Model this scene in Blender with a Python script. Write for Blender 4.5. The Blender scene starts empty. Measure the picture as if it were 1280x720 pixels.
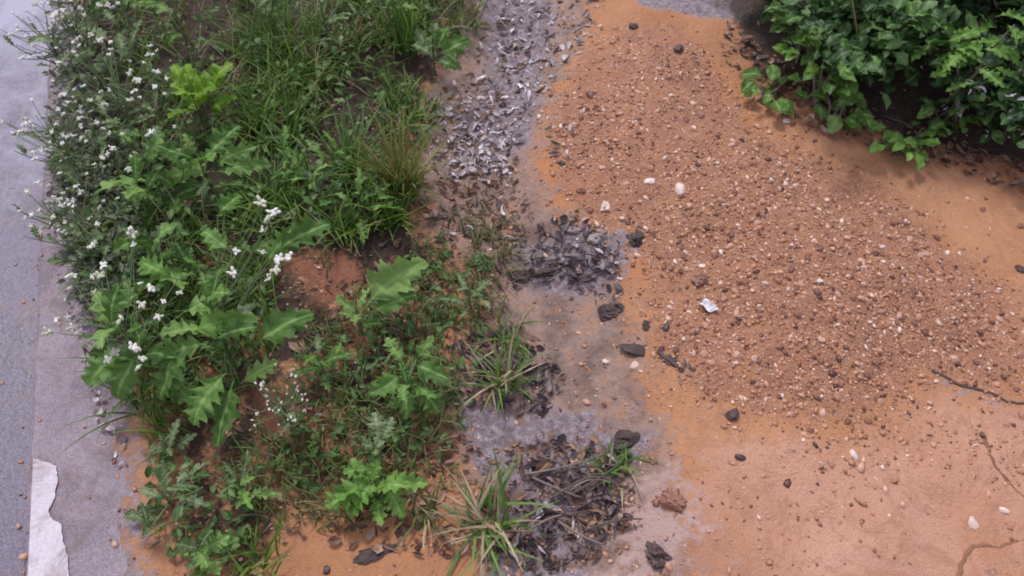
import bpy, math, random
import numpy as np
from mathutils import Vector, Matrix, Euler

R = math.radians
sc = bpy.context.scene
col = sc.collection
rng = random.Random(7)
npr = np.random.RandomState(11)

# ------------------------------------------------------------------ camera
F = 1060.0
PITCH = R(54)
CAMZ = 1.5
fwd = Vector((0, math.cos(PITCH), -math.sin(PITCH)))
upv = Vector((0, math.sin(PITCH), math.cos(PITCH)))


def P(u, v, z=0.0):
    """world point at height z that stands where the photo shows pixel (u, v) of 1280 x 720"""
    d = fwd + Vector((1, 0, 0)) * ((u - 640) / F) - upv * ((v - 360) / F)
    t = (z - CAMZ) / d.z
    return Vector((0, 0, CAMZ)) + d * t


def P2(u, v):
    p = P(u, v)
    return (p.x, p.y)


# ------------------------------------------------------------------ numpy helpers
def vnoise(x, y, seed):
    xi = np.floor(x).astype(np.int64)
    yi = np.floor(y).astype(np.int64)
    fx = x - xi
    fy = y - yi

    def h(a, b):
        n = (a * 374761393 + b * 668265263 + seed * 974634777) & 0x7fffffff
        n = ((n ^ (n >> 13)) * 1274126177) & 0x7fffffff
        return ((n ^ (n >> 16)) & 0xffff) / 65535.0
    sx = fx * fx * (3 - 2 * fx)
    sy = fy * fy * (3 - 2 * fy)
    a = h(xi, yi) * (1 - sx) + h(xi + 1, yi) * sx
    b = h(xi, yi + 1) * (1 - sx) + h(xi + 1, yi + 1) * sx
    return a * (1 - sy) + b * sy


def fbm(x, y, seed, oct=4):
    r = 0
    a = 0.5
    for i in range(oct):
        r = r + a * (vnoise(x, y, seed + i * 17) - 0.5)
        x = x * 2.03
        y = y * 2.03
        a *= 0.5
    return r


def sdist(poly, X, Y):
    """signed distance (inside positive) from points to a polygon of world xy"""
    X = np.asarray(X, float)
    Y = np.asarray(Y, float)
    d = np.full(X.shape, 1e9)
    ins = np.zeros(X.shape, bool)
    n = len(poly)
    for i in range(n):
        x0, y0 = poly[i]
        x1, y1 = poly[(i + 1) % n]
        ex, ey = x1 - x0, y1 - y0
        L = ex * ex + ey * ey + 1e-12
        t = np.clip(((X - x0) * ex + (Y - y0) * ey) / L, 0, 1)
        d = np.minimum(d, np.hypot(X - x0 - t * ex, Y - y0 - t * ey))
        c = ((y0 > Y) != (y1 > Y)) & (X < (x1 - x0) * (Y - y0) / (y1 - y0 + 1e-12) + x0)
        ins ^= c
    return np.where(ins, d, -d)


def sm(a, b, x):
    t = np.clip((x - a) / (b - a), 0, 1)
    return t * t * (3 - 2 * t)


def pxpoly(pts):
    return [P2(u, v) for u, v in pts]


GRAVEL = pxpoly([(700, 70), (760, 25), (850, 15), (905, 75), (950, 150), (1080, 205), (1150, 255), (1240, 330), (1300, 380),
                 (1310, 500), (1180, 492), (1060, 545), (930, 545), (850, 510), (790, 430), (790, 340), (690, 260), (655, 180)])
MUD = pxpoly([(570, -60), (560, -400), (830, -400), (760, -60), (720, 60), (690, 120), (665, 200), (690, 260), (760, 300), (790, 380), (800, 470), (830, 540),
              (850, 640), (880, 760), (640, 790), (600, 690), (590, 600), (560, 530), (590, 440), (610, 380), (570, 310), (515, 240),
              (510, 140), (550, 60)])
SILT = pxpoly([(560, 500), (620, 480), (740, 500), (820, 545), (800, 600), (740, 640), (760, 760), (600, 760), (620, 600)])
PALE = pxpoly([(790, 600), (850, 590), (880, 640), (860, 760), (740, 760), (760, 680)])
HUMUS_L = pxpoly([(90, 60), (30, -500), (560, -500), (560, -80), (590, 60), (540, 130), (520, 230), (560, 300), (600, 380), (570, 470), (560, 570),
                  (560, 660), (420, 640), (300, 760), (210, 760), (180, 640), (170, 520), (100, 440), (80, 250)])
HUMUS_R = pxpoly([(830, -120), (900, 10), (950, 105), (1060, 150), (1130, 180), (1210, 195), (1300, 215), (1500, 230), (1700, -150), (1200, -400)])
REDS = [pxpoly(q) for q in ([(330, 330), (440, 310), (470, 380), (400, 400)], [(310, 480), (420, 490), (430, 570), (320, 580)],
                            [(500, 520), (590, 530), (570, 590), (510, 580)], [(260, 570), (330, 590), (440, 600), (400, 650), (300, 640)], [(330, 600), (420, 570), (440, 600), (380, 620)],
                            [(540, 330), (600, 300), (640, 340), (600, 370)], [(170, 520), (220, 510), (230, 570), (180, 570)])]
LUMP = P2(715, 320)

# kerb line: a straight concrete strip along the road
KA = Vector((*P2(29, 720), 0))
KB = Vector((*P2(64, 0), 0))
KD = (KB - KA).normalized()
KN = Vector((KD.y, -KD.x, 0))          # towards the verge
KW = 0.185


def kerb_s(X, Y):
    """distance of a point from the road edge of the kerb, positive over the verge"""
    return (X - KA.x) * KN.x + (Y - KA.y) * KN.y


YLAP0, YLAP1 = P2(90, 420)[1], P2(90, 230)[1]


def height(X, Y):
    X = np.asarray(X, float)
    Y = np.asarray(Y, float)
    h = 0.035 * fbm(X * 2.2, Y * 2.2, 3, 4) + 0.012 * fbm(X * 14, Y * 14, 5, 3)
    near = np.exp(-((X) ** 2 + (Y - 1.4) ** 2) / 40)
    m = sm(-0.02, 0.12, sdist(MUD, X, Y))
    h = h - 0.035 * m * near
    g = sm(0.0, 0.3, sdist(GRAVEL, X, Y))
    h = h + 0.03 * g
    hr = sm(-0.05, 0.35, sdist(HUMUS_R, X, Y))
    h = h + 0.06 * hr
    hl = sm(0.0, 0.3, sdist(HUMUS_L, X, Y))
    h = h + 0.035 * hl
    # clod of grey mud in the middle of the run-off channel
    r = np.hypot((X - LUMP[0]) / 0.13, (Y - LUMP[1]) / 0.085)
    h = h + (0.016 + 0.022 * fbm(X * 16, Y * 16, 9, 3)) * (1 - sm(0.3, 1.1, r))
    s = kerb_s(X, Y)
    flat = 1 - sm(KW - 0.02, KW + 0.16, s)
    lap = 0.018 + 0.085 * sm(YLAP0, YLAP1, Y) + 0.15 * fbm(X * 9, Y * 9, 23, 4)
    e = (s - (KW - lap)) / 0.05
    h = h * (1 - flat) + flat * (0.006 + np.clip(e, -1.2, 1) * 0.012 + 0.006 * fbm(X * 30, Y * 30, 31, 3))
    h = np.where(s < 0.03, -0.16, h)
    return h


HG = {}


def hz(x, y):
    # bilinear look-up in a table of the relief
    if not HG:
        HG['x'] = np.arange(-2.6, 2.6, 0.006)
        HG['y'] = np.arange(0.0, 5.4, 0.006)
        HG['z'] = height(*np.meshgrid(HG['x'], HG['y']))
    fx = (x + 2.6) / 0.006
    fy = y / 0.006
    if not (0 <= fx < len(HG['x']) - 2 and 0 <= fy < len(HG['y']) - 2):
        return float(height(np.array([x]), np.array([y]))[0])
    i, j = int(fx), int(fy)
    a, b = fx - i, fy - j
    z = HG['z']
    return float((z[j, i] * (1 - a) + z[j, i + 1] * a) * (1 - b) + (z[j + 1, i] * (1 - a) + z[j + 1, i + 1] * a) * b)


def G(u, v):
    """point of the modelled ground seen at a pixel"""
    z = 0.0
    for _ in range(4):
        p = P(u, v, z)
        z = hz(p.x, p.y)
        ss = (p.x - KA.x) * KN.x + (p.y - KA.y) * KN.y
        if ss < 0:
            z = -0.045
        elif ss < KW:
            z = max(z, 0.006)
    return Vector((p.x, p.y, z))


# ------------------------------------------------------------------ materials
def new_mat(name):
    m = bpy.data.materials.new(name)
    m.use_nodes = True
    nt = m.node_tree
    for n in list(nt.nodes):
        nt.nodes.remove(n)
    return m, nt


def N(nt, typ, **kw):
    n = nt.nodes.new(typ)
    for k, v in kw.items():
        if k.startswith('i_'):
            n.inputs[k[2:].replace('_', ' ')].default_value = v
        else:
            setattr(n, k, v)
    return n


def L(nt, a, b):
    nt.links.new(a, b)


def mixc(nt, fac, a, b, blend='MIX'):
    n = nt.nodes.new('ShaderNodeMix')
    n.data_type = 'RGBA'
    n.blend_type = blend
    for sock, val in ((n.inputs[0], fac), (n.inputs[6], a), (n.inputs[7], b)):
        if hasattr(val, 'is_output'):
            nt.links.new(val, sock)
        elif isinstance(val, (int, float)):
            sock.default_value = val
        else:
            sock.default_value = (*val, 1)
    return n.outputs[2]


def math_n(nt, op, a, b=None, clamp=False):
    n = nt.nodes.new('ShaderNodeMath')
    n.operation = op
    n.use_clamp = clamp
    for i, val in enumerate((a, b)):
        if val is None:
            continue
        if hasattr(val, 'is_output'):
            nt.links.new(val, n.inputs[i])
        else:
            n.inputs[i].default_value = val
    return n.outputs[0]


def ramp(nt, fac, stops, interp='LINEAR'):
    n = nt.nodes.new('ShaderNodeValToRGB')
    n.color_ramp.interpolation = interp
    e = n.color_ramp.elements
    while len(e) < len(stops):
        e.new(0.5)
    for k, (p, c) in enumerate(stops):
        e[k].position = p
        e[k].color = (*c, 1) if not isinstance(c, (int, float)) else (c, c, c, 1)
    nt.links.new(fac, n.inputs[0])
    return n.outputs[0]


def noise(nt, vec, scale, detail=4, rough=0.6, dist=0.0):
    n = nt.nodes.new('ShaderNodeTexNoise')
    n.inputs['Scale'].default_value = scale
    n.inputs['Detail'].default_value = detail
    n.inputs['Roughness'].default_value = rough
    n.inputs['Distortion'].default_value = dist
    if vec is not None:
        nt.links.new(vec, n.inputs['Vector'])
    return n.outputs['Fac']


def finish(nt, bsdf):
    o = nt.nodes.new('ShaderNodeOutputMaterial')
    nt.links.new(bsdf, o.inputs['Surface'])


def bump(nt, h, strength, dist):
    b = nt.nodes.new('ShaderNodeBump')
    b.inputs['Strength'].default_value = strength
    b.inputs['Distance'].default_value = dist
    nt.links.new(h, b.inputs['Height'])
    return b.outputs['Normal']


def soil_material():
    m, nt = new_mat('laterite_soil')
    geo = N(nt, 'ShaderNodeNewGeometry')
    pos = geo.outputs['Position']
    a1 = N(nt, 'ShaderNodeAttribute', attribute_name='zones')
    a2 = N(nt, 'ShaderNodeAttribute', attribute_name='zones_b')
    s1 = N(nt, 'ShaderNodeSeparateColor')
    L(nt, a1.outputs['Color'], s1.inputs[0])
    s2 = N(nt, 'ShaderNodeSeparateColor')
    L(nt, a2.outputs['Color'], s2.inputs[0])
    gravel, mud, humus = s1.outputs
    silt, pale, red = s2.outputs
    n1 = noise(nt, pos, 3.2, 5, 0.6)
    n2 = noise(nt, pos, 14, 6, 0.65)
    n3 = noise(nt, pos, 70, 6, 0.7)
    n4 = noise(nt, pos, 260, 4, 0.7)

    def rag(mask, amt=0.9):
        k = math_n(nt, 'MULTIPLY', math_n(nt, 'SUBTRACT', n2, 0.5), amt * 1.9)
        k2 = math_n(nt, 'MULTIPLY', math_n(nt, 'SUBTRACT', n3, 0.5), amt * 1.3)
        x = math_n(nt, 'ADD', math_n(nt, 'ADD', mask, k), k2)
        return ramp(nt, x, [(0.34, 0.0), (0.66, 1.0)])
    sand = ramp(nt, n1, [(0.3, SAND_A), (0.5, SAND_B), (0.72, SAND_C)])
    sand = mixc(nt, rag(a2.outputs['Alpha'], 0.7), sand, ramp(nt, n1, [(0.32, (0.52, 0.255, 0.14)), (0.5, (0.61, 0.33, 0.215)), (0.68, (0.68, 0.395, 0.28))]))
    sand = mixc(nt, ramp(nt, n3, [(0.35, 0.0), (0.75, 0.35)]), sand, (0.40, 0.215, 0.15))
    # crusted rills, damp flow streaks and grains
    wv = N(nt, 'ShaderNodeTexNoise', i_Scale=5.0, i_Detail=6.0, i_Roughness=0.6, i_Distortion=2.2)
    L(nt, pos, wv.inputs['Vector'])
    rl = math_n(nt, 'ABSOLUTE', math_n(nt, 'SUBTRACT', wv.outputs['Fac'], 0.5))
    sand = mixc(nt, ramp(nt, rl, [(0.0, 0.42), (0.03, 0.0)]), sand, (0.36, 0.165, 0.09))
    sand = mixc(nt, ramp(nt, noise(nt, pos, 1.7, 6, 0.6, 0.8), [(0.42, 0.0), (0.62, 0.45)]), sand, (0.37, 0.175, 0.095))
    sand = mixc(nt, ramp(nt, n4, [(0.5, 0.0), (0.7, 0.35)]), sand, (0.30, 0.15, 0.09))
    sand = mixc(nt, ramp(nt, n4, [(0.28, 0.3), (0.42, 0.0)]), sand, (0.74, 0.46, 0.32))
    sand = mixc(nt, rag(a1.outputs['Alpha'], 0.8), sand, (0.52, 0.22, 0.085))
    grv = ramp(nt, n2, [(0.3, (0.31, 0.14, 0.075)), (0.55, (0.45, 0.215, 0.11)), (0.75, (0.55, 0.26, 0.115))])
    grv = mixc(nt, ramp(nt, n4, [(0.45, 0.0), (0.65, 0.55)]), grv, (0.19, 0.09, 0.07))
    vg = N(nt, 'ShaderNodeTexVoronoi', i_Scale=150.0)
    L(nt, pos, vg.inputs['Vector'])
    gsp = N(nt, 'ShaderNodeSeparateColor')
    L(nt, vg.outputs['Color'], gsp.inputs[0])
    grain = ramp(nt, gsp.outputs[0], [(0.0, (0.12, 0.055, 0.045)), (0.25, (0.28, 0.135, 0.10)), (0.6, (0.42, 0.22, 0.16)), (0.9, (0.55, 0.35, 0.28)), (1.0, (0.68, 0.5, 0.44))])
    grv = mixc(nt, ramp(nt, vg.outputs['Distance'], [(0.28, 0.75), (0.5, 0.0)]), grv, grain)
    c = mixc(nt, rag(gravel), sand, grv)
    mudc = ramp(nt, n2, [(0.32, (0.15, 0.105, 0.09)), (0.44, (0.27, 0.185, 0.155)), (0.54, (0.37, 0.25, 0.205)), (0.64, (0.44, 0.25, 0.15)), (0.7, (0.33, 0.25, 0.23))])
    mudc = mixc(nt, ramp(nt, n3, [(0.5, 0.0), (0.7, 0.5)]), mudc, (0.09, 0.065, 0.06))
    c = mixc(nt, rag(mud), c, mudc)
    siltc = ramp(nt, n3, [(0.32, (0.12, 0.092, 0.10)), (0.48, (0.24, 0.195, 0.215)), (0.66, (0.43, 0.365, 0.41))])
    c = mixc(nt, rag(silt), c, siltc)  # silt, and the painted shade on the mud at the top edge
    c = mixc(nt, rag(pale), c, (0.52, 0.36, 0.325))
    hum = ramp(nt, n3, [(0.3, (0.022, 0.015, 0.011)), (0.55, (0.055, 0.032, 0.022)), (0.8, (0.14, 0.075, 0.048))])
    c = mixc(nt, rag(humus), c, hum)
    c = mixc(nt, rag(red), c, (0.29, 0.115, 0.065))
    # dark specks of grit
    v = N(nt, 'ShaderNodeTexVoronoi', i_Scale=120.0)
    L(nt, pos, v.inputs['Vector'])
    spk = math_n(nt, 'MULTIPLY', ramp(nt, v.outputs['Distance'], [(0.12, 1.0), (0.22, 0.0)]), ramp(nt, n2, [(0.5, 0.0), (0.62, 0.8)]))
    c = mixc(nt, spk, c, (0.11, 0.06, 0.05))
    b = N(nt, 'ShaderNodeBsdfPrincipled')
    L(nt, c, b.inputs['Base Color'])
    wet = math_n(nt, 'MAXIMUM', math_n(nt, 'MULTIPLY', rag(mud), 0.6), rag(silt))
    rr = math_n(nt, 'SUBTRACT', 0.82, math_n(nt, 'MULTIPLY', wet, 0.55))
    rr = math_n(nt, 'ADD', rr, math_n(nt, 'MULTIPLY', math_n(nt, 'SUBTRACT', n2, 0.5), 0.25))
    L(nt, rr, b.inputs['Roughness'])
    b.inputs['Specular IOR Level'].default_value = 0.55
    hh = math_n(nt, 'ADD', math_n(nt, 'ADD', math_n(nt, 'MULTIPLY', n3, 0.8), math_n(nt, 'MULTIPLY', n4, 0.55)), n2)
    L(nt, bump(nt, hh, 0.75, 0.012), b.inputs['Normal'])
    finish(nt, b.outputs[0])
    return m


def rough_mat(name, stops, scale=8, rough=0.7, bstr=0.4, bdist=0.004, spec=0.4, stretch=None, patches=None, sky_sheen=None, agg=0.0):
    m, nt = new_mat(name)
    geo = N(nt, 'ShaderNodeNewGeometry')
    pos = geo.outputs['Position']
    if stretch:
        mp = N(nt, 'ShaderNodeMapping')
        mp.inputs['Scale'].default_value = stretch
        L(nt, pos, mp.inputs['Vector'])
        pos = mp.outputs[0]
    n = noise(nt, pos, scale, 6, 0.65)
    nf = noise(nt, geo.outputs['Position'], scale * 14, 5, 0.7)
    c = ramp(nt, n, stops)
    c = mixc(nt, ramp(nt, nf, [(0.4, 0.0), (0.75, 0.45)]), c, tuple(x * 0.45 for x in stops[0][1]))
    if patches:
        np_ = noise(nt, geo.outputs['Position'], patches[0], 4, 0.6)
        c = mixc(nt, ramp(nt, np_, [(patches[1], 0.0), (patches[1] + 0.08, 1.0)]), c, patches[2])
    vo = N(nt, 'ShaderNodeTexVoronoi', i_Scale=scale * 60.0)
    L(nt, geo.outputs['Position'], vo.inputs['Vector'])
    vs_ = N(nt, 'ShaderNodeSeparateColor')
    L(nt, vo.outputs['Color'], vs_.inputs[0])
    c = mixc(nt, math_n(nt, 'MULTIPLY', ramp(nt, vs_.outputs[0], [(0.55, 0.0), (0.6, 0.5)]), agg), c, tuple(min(.6, x * 1.7) for x in stops[2][1]))
    c = mixc(nt, math_n(nt, 'MULTIPLY', ramp(nt, vs_.outputs[1], [(0.6, 0.0), (0.65, 0.6)]), agg), c, tuple(x * 0.45 for x in stops[0][1]))
    if agg:
        st = noise(nt, geo.outputs['Position'], 11, 6, 0.7, 1.0)
        c = mixc(nt, ramp(nt, st, [(0.52, 0.0), (0.66, 0.55)]), c, (0.17, 0.115, 0.10))
        vc = N(nt, 'ShaderNodeTexVoronoi', feature='DISTANCE_TO_EDGE', i_Scale=3.4)
        wp = N(nt, 'ShaderNodeMixRGB')
        wp.inputs[0].default_value = 0.12
        L(nt, geo.outputs['Position'], wp.inputs[1])
        nw = N(nt, 'ShaderNodeTexNoise', i_Scale=9.0, i_Detail=5.0)
        L(nt, geo.outputs['Position'], nw.inputs['Vector'])
        L(nt, nw.outputs['Color'], wp.inputs[2])
        L(nt, wp.outputs[0], vc.inputs['Vector'])
        c = c if agg < 0.5 else mixc(nt, ramp(nt, vc.outputs['Distance'], [(0.003, 0.4), (0.010, 0.0)]), c, (0.05, 0.042, 0.05))
    if sky_sheen:  # pale bluish reflection of the sky painted into the colour, stronger with distance
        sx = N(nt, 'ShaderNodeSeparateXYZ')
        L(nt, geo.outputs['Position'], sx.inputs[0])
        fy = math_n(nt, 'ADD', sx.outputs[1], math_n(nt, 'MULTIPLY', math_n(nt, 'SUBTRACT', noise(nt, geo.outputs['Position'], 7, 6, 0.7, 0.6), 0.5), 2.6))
        c = mixc(nt, ramp(nt, math_n(nt, 'MULTIPLY', fy, 0.3), [(sky_sheen[0] * 0.3, 0.0), (sky_sheen[1] * 0.3, 0.85)]), c, sky_sheen[2])
    b = N(nt, 'ShaderNodeBsdfPrincipled')
    L(nt, c, b.inputs['Base Color'])
    rr = math_n(nt, 'ADD', rough - 0.4 * agg - 0.15, math_n(nt, 'MULTIPLY', n, 0.3 + 0.8 * agg))
    L(nt, rr, b.inputs['Roughness'])
    b.inputs['Specular IOR Level'].default_value = spec
    L(nt, bump(nt, nf, bstr, bdist), b.inputs['Normal'])
    finish(nt, b.outputs[0])
    return m


def leaf_mat(name, dark, mid, light, rough=0.5, trans=0.25, per_island=False, rib=True):
    m, nt = new_mat(name)
    geo = N(nt, 'ShaderNodeNewGeometry')
    if per_island:
        rnd = geo.outputs['Random Per Island']
    else:
        rnd = N(nt, 'ShaderNodeObjectInfo').outputs['Random']
    n = noise(nt, geo.outputs['Position'], 55, 4, 0.6)
    f = math_n(nt, 'ADD', math_n(nt, 'MULTIPLY', rnd, 0.75), math_n(nt, 'MULTIPLY', math_n(nt, 'SUBTRACT', n, 0.3), 0.6))
    c = ramp(nt, f, [(0.1, dark), (0.5, mid), (0.95, light)])
    uv = N(nt, 'ShaderNodeUVMap')
    sp = N(nt, 'ShaderNodeSeparateXYZ')
    L(nt, uv.outputs[0], sp.inputs[0])
    au = math_n(nt, 'ABSOLUTE', math_n(nt, 'SUBTRACT', sp.outputs[0], 0.5))
    if rib:
        r1 = ramp(nt, au, [(0.02, 0.55), (0.09, 0.0)])
        c = mixc(nt, r1, c, tuple(min(1, x * 1.5 + 0.03) for x in light))
        # side veins
        w = math_n(nt, 'SUBTRACT', math_n(nt, 'MULTIPLY', sp.outputs[1], 9.0), math_n(nt, 'MULTIPLY', au, 5.0))
        fr = math_n(nt, 'ABSOLUTE', math_n(nt, 'SUBTRACT', math_n(nt, 'FRACT', w), 0.5))
        r2 = ramp(nt, fr, [(0.03, 0.22), (0.12, 0.0)])
        c = mixc(nt, r2, c, light)
    # blotches, insect scars, browned tips
    nb = noise(nt, geo.outputs['Position'], 38, 5, 0.7)
    if trans > 0.12:
        c = mixc(nt, ramp(nt, nb, [(0.60, 0.0), (0.70, 0.55)]), c, (0.20, 0.17, 0.06))
        c = mixc(nt, ramp(nt, nb, [(0.30, 0.4), (0.42, 0.0)]), c, dark)
    b = N(nt, 'ShaderNodeBsdfPrincipled')
    L(nt, c, b.inputs['Base Color'])
    b.inputs['Roughness'].default_value = rough
    L(nt, bump(nt, n, 0.5, 0.004), b.inputs['Normal'])
    b.inputs['Specular IOR Level'].default_value = 0.32
    t = N(nt, 'ShaderNodeBsdfTranslucent')
    tc = mixc(nt, 0.5, c, (light[0] * 1.2, light[1] * 1.2, light[2] * 0.6))
    L(nt, tc, t.inputs['Color'])
    mx = N(nt, 'ShaderNodeMixShader')
    mx.inputs[0].default_value = trans
    L(nt, b.outputs[0], mx.inputs[1])
    L(nt, t.outputs[0], mx.inputs[2])
    finish(nt, mx.outputs[0])
    return m


def stone_mat(name, stops, rough=0.5, per_island=False):
    m, nt = new_mat(name)
    geo = N(nt, 'ShaderNodeNewGeometry')
    rnd = geo.outputs['Random Per Island'] if per_island else N(nt, 'ShaderNodeObjectInfo').outputs['Random']
    n = noise(nt, geo.outputs['Position'], 160, 4, 0.65)
    c = ramp(nt, rnd, stops)
    c = mixc(nt, ramp(nt, n, [(0.45, 0.0), (0.75, 0.3)]), c, (0.13, 0.065, 0.045))
    b = N(nt, 'ShaderNodeBsdfPrincipled')
    L(nt, c, b.inputs['Base Color'])
    b.inputs['Roughness'].default_value = rough
    L(nt, bump(nt, n, 0.5, 0.002), b.inputs['Normal'])
    finish(nt, b.outputs[0])
    return m


SAND_A = (0.42, 0.185, 0.075)
SAND_B = (0.55, 0.26, 0.115)
SAND_C = (0.62, 0.325, 0.17)

M = {}
M['soil'] = soil_material()
M['road'] = rough_mat('wet_asphalt', [(0.3, (0.085, 0.073, 0.115)), (0.5, (0.135, 0.118, 0.18)), (0.7, (0.19, 0.17, 0.245))], 6, 0.42, 0.35, 0.003, 0.5, sky_sheen=(1.35, 2.3, (0.37, 0.375, 0.50)), agg=0.5)
M['kerb'] = rough_mat('kerb_concrete', [(0.3, (0.21, 0.175, 0.215)), (0.5, (0.28, 0.235, 0.275)), (0.7, (0.35, 0.295, 0.33))], 7, 0.75, 0.5, 0.003,
                      patches=(8, 0.52, (0.19, 0.16, 0.19)), agg=0.35)
M['paint'] = rough_mat('white_kerb_paint', [(0.3, (0.54, 0.50, 0.57)), (0.5, (0.63, 0.59, 0.66)), (0.7, (0.68, 0.64, 0.71))], 12, 0.6, 0.25, 0.002, patches=(55, 0.6, (0.40, 0.35, 0.39)), agg=0.3)
M['weed'] = leaf_mat('weed_leaf', (0.045, 0.125, 0.022), (0.115, 0.245, 0.05), (0.23, 0.38, 0.11), 0.55, 0.3)
M['weed_grey'] = leaf_mat('greyish_weed_leaf', (0.06, 0.11, 0.035), (0.13, 0.205, 0.085), (0.25, 0.33, 0.17), 0.55)
M['fresh'] = leaf_mat('fresh_green_leaf', (0.08, 0.19, 0.03), (0.13, 0.28, 0.05), (0.2, 0.37, 0.08), 0.45, 0.3)
M['lime'] = leaf_mat('lime_green_leaf', (0.13, 0.26, 0.02), (0.18, 0.34, 0.03), (0.24, 0.40, 0.05), 0.5, 0.35)
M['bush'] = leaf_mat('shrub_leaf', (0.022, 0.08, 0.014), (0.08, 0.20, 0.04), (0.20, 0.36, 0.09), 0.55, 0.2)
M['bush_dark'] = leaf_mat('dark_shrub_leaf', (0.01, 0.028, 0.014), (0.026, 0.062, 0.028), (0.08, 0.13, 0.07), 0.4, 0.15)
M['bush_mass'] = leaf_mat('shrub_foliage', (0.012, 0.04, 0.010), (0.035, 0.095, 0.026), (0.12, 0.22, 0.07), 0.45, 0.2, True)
M['weed_mass'] = leaf_mat('weed_foliage', (0.025, 0.07, 0.016), (0.065, 0.145, 0.038), (0.15, 0.25, 0.085), 0.5, 0.25, True)
M['grey_mass'] = leaf_mat('grey_weed_foliage', (0.055, 0.075, 0.045), (0.11, 0.135, 0.085), (0.20, 0.22, 0.15), 0.5, 0.2, True)
M['grass'] = leaf_mat('green_grass', (0.02, 0.06, 0.006), (0.08, 0.175, 0.025), (0.22, 0.32, 0.065), 0.5, 0.25, True, False)
M['grass_olive'] = leaf_mat('olive_grass', (0.06, 0.06, 0.025), (0.11, 0.13, 0.045), (0.23, 0.22, 0.10), 0.55, 0.2, True, False)
M['grass_yellow'] = leaf_mat('yellow_green_grass', (0.09, 0.11, 0.02), (0.16, 0.19, 0.04), (0.3, 0.26, 0.10), 0.5, 0.3, True, False)
M['grass_bright'] = leaf_mat('bright_grass', (0.05, 0.12, 0.02), (0.10, 0.21, 0.04), (0.19, 0.32, 0.08), 0.5, 0.3, True, False)
M['straw'] = leaf_mat('dry_straw', (0.16, 0.12, 0.07), (0.3, 0.25, 0.15), (0.48, 0.41, 0.27), 0.55, 0.15, True, False)
M['stem'] = leaf_mat('green_stem', (0.06, 0.10, 0.04), (0.10, 0.16, 0.06), (0.17, 0.22, 0.10), 0.55, 0.0, False, False)
M['twig'] = leaf_mat('grey_brown_twig', (0.05, 0.038, 0.033), (0.12, 0.09, 0.08), (0.24, 0.19, 0.17), 0.65, 0.0, False, False)
M['root'] = leaf_mat('brown_root', (0.16, 0.08, 0.045), (0.22, 0.11, 0.06), (0.28, 0.145, 0.085), 0.7, 0.0, False, False)
M['flower'] = leaf_mat('white_petal', (0.52, 0.57, 0.42), (0.76, 0.77, 0.70), (0.84, 0.84, 0.82), 0.6, 0.1, False, False)
M['litter'] = leaf_mat('dead_leaf_dark', (0.04, 0.028, 0.03), (0.09, 0.066, 0.068), (0.26, 0.205, 0.2), 0.4, 0.05)
M['litter_brown'] = leaf_mat('dead_leaf_brown', (0.10, 0.055, 0.035), (0.22, 0.13, 0.085), (0.38, 0.25, 0.17), 0.5, 0.1)
M['litter_pale'] = leaf_mat('dead_leaf_silvery', (0.16, 0.12, 0.125), (0.38, 0.31, 0.33), (0.72, 0.66, 0.70), 0.25, 0.05)
M['scrap'] = leaf_mat('whitish_scrap_and_glint', (0.4, 0.4, 0.42), (0.58, 0.57, 0.6), (0.76, 0.75, 0.78), 0.3, 0.05)  # leaf scraps, also the painted glints on the blackish shrub
M['bits_white'] = leaf_mat('litter_flecks_white', (0.3, 0.26, 0.29), (0.55, 0.5, 0.54), (0.8, 0.77, 0.8), 0.25, 0.0, True, False)
M['bits_dark'] = leaf_mat('litter_crumbs_dark', (0.03, 0.021, 0.023), (0.07, 0.05, 0.053), (0.20, 0.155, 0.155), 0.4, 0.0, True, False)
M['bits_brown'] = leaf_mat('litter_crumbs_brown', (0.06, 0.032, 0.025), (0.17, 0.095, 0.065), (0.40, 0.27, 0.19), 0.5, 0.0, True, False)
M['bits_pale'] = leaf_mat('litter_crumbs_pale', (0.08, 0.06, 0.065), (0.26, 0.21, 0.21), (0.66, 0.6, 0.62), 0.25, 0.0, True, False)
M['gravel'] = stone_mat('gravel_grains', [(0.0, (0.07, 0.032, 0.027)), (0.14, (0.17, 0.075, 0.05)), (0.33, (0.36, 0.17, 0.095)), (0.7, (0.50, 0.26, 0.155)),
                                          (0.9, (0.60, 0.37, 0.26)), (1.0, (0.80, 0.64, 0.55))], 0.38, True)
M['peb_tan'] = stone_mat('tan_pebble', [(0, (0.34, 0.17, 0.115)), (0.5, (0.46, 0.255, 0.18)), (1, (0.56, 0.35, 0.26))])
M['peb_pale'] = stone_mat('cream_pebble', [(0, (0.6, 0.44, 0.36)), (1, (0.8, 0.68, 0.62))])
M['peb_brown'] = stone_mat('brown_pebble', [(0, (0.15, 0.065, 0.045)), (1, (0.27, 0.12, 0.08))])
M['peb_dark'] = stone_mat('dark_pebble', [(0, (0.028, 0.018, 0.02)), (1, (0.075, 0.045, 0.045))])
M['clod'] = stone_mat('grey_mud_clod', [(0, (0.11, 0.088, 0.095)), (1, (0.24, 0.2, 0.205))], 0.4)
M['bark'] = stone_mat('dark_bark', [(0, (0.03, 0.018, 0.018)), (1, (0.075, 0.045, 0.042))], 0.6)
M['white'] = stone_mat('white_scrap', [(0, (0.78, 0.78, 0.82)), (1, (0.82, 0.82, 0.86))], 0.5)


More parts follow.
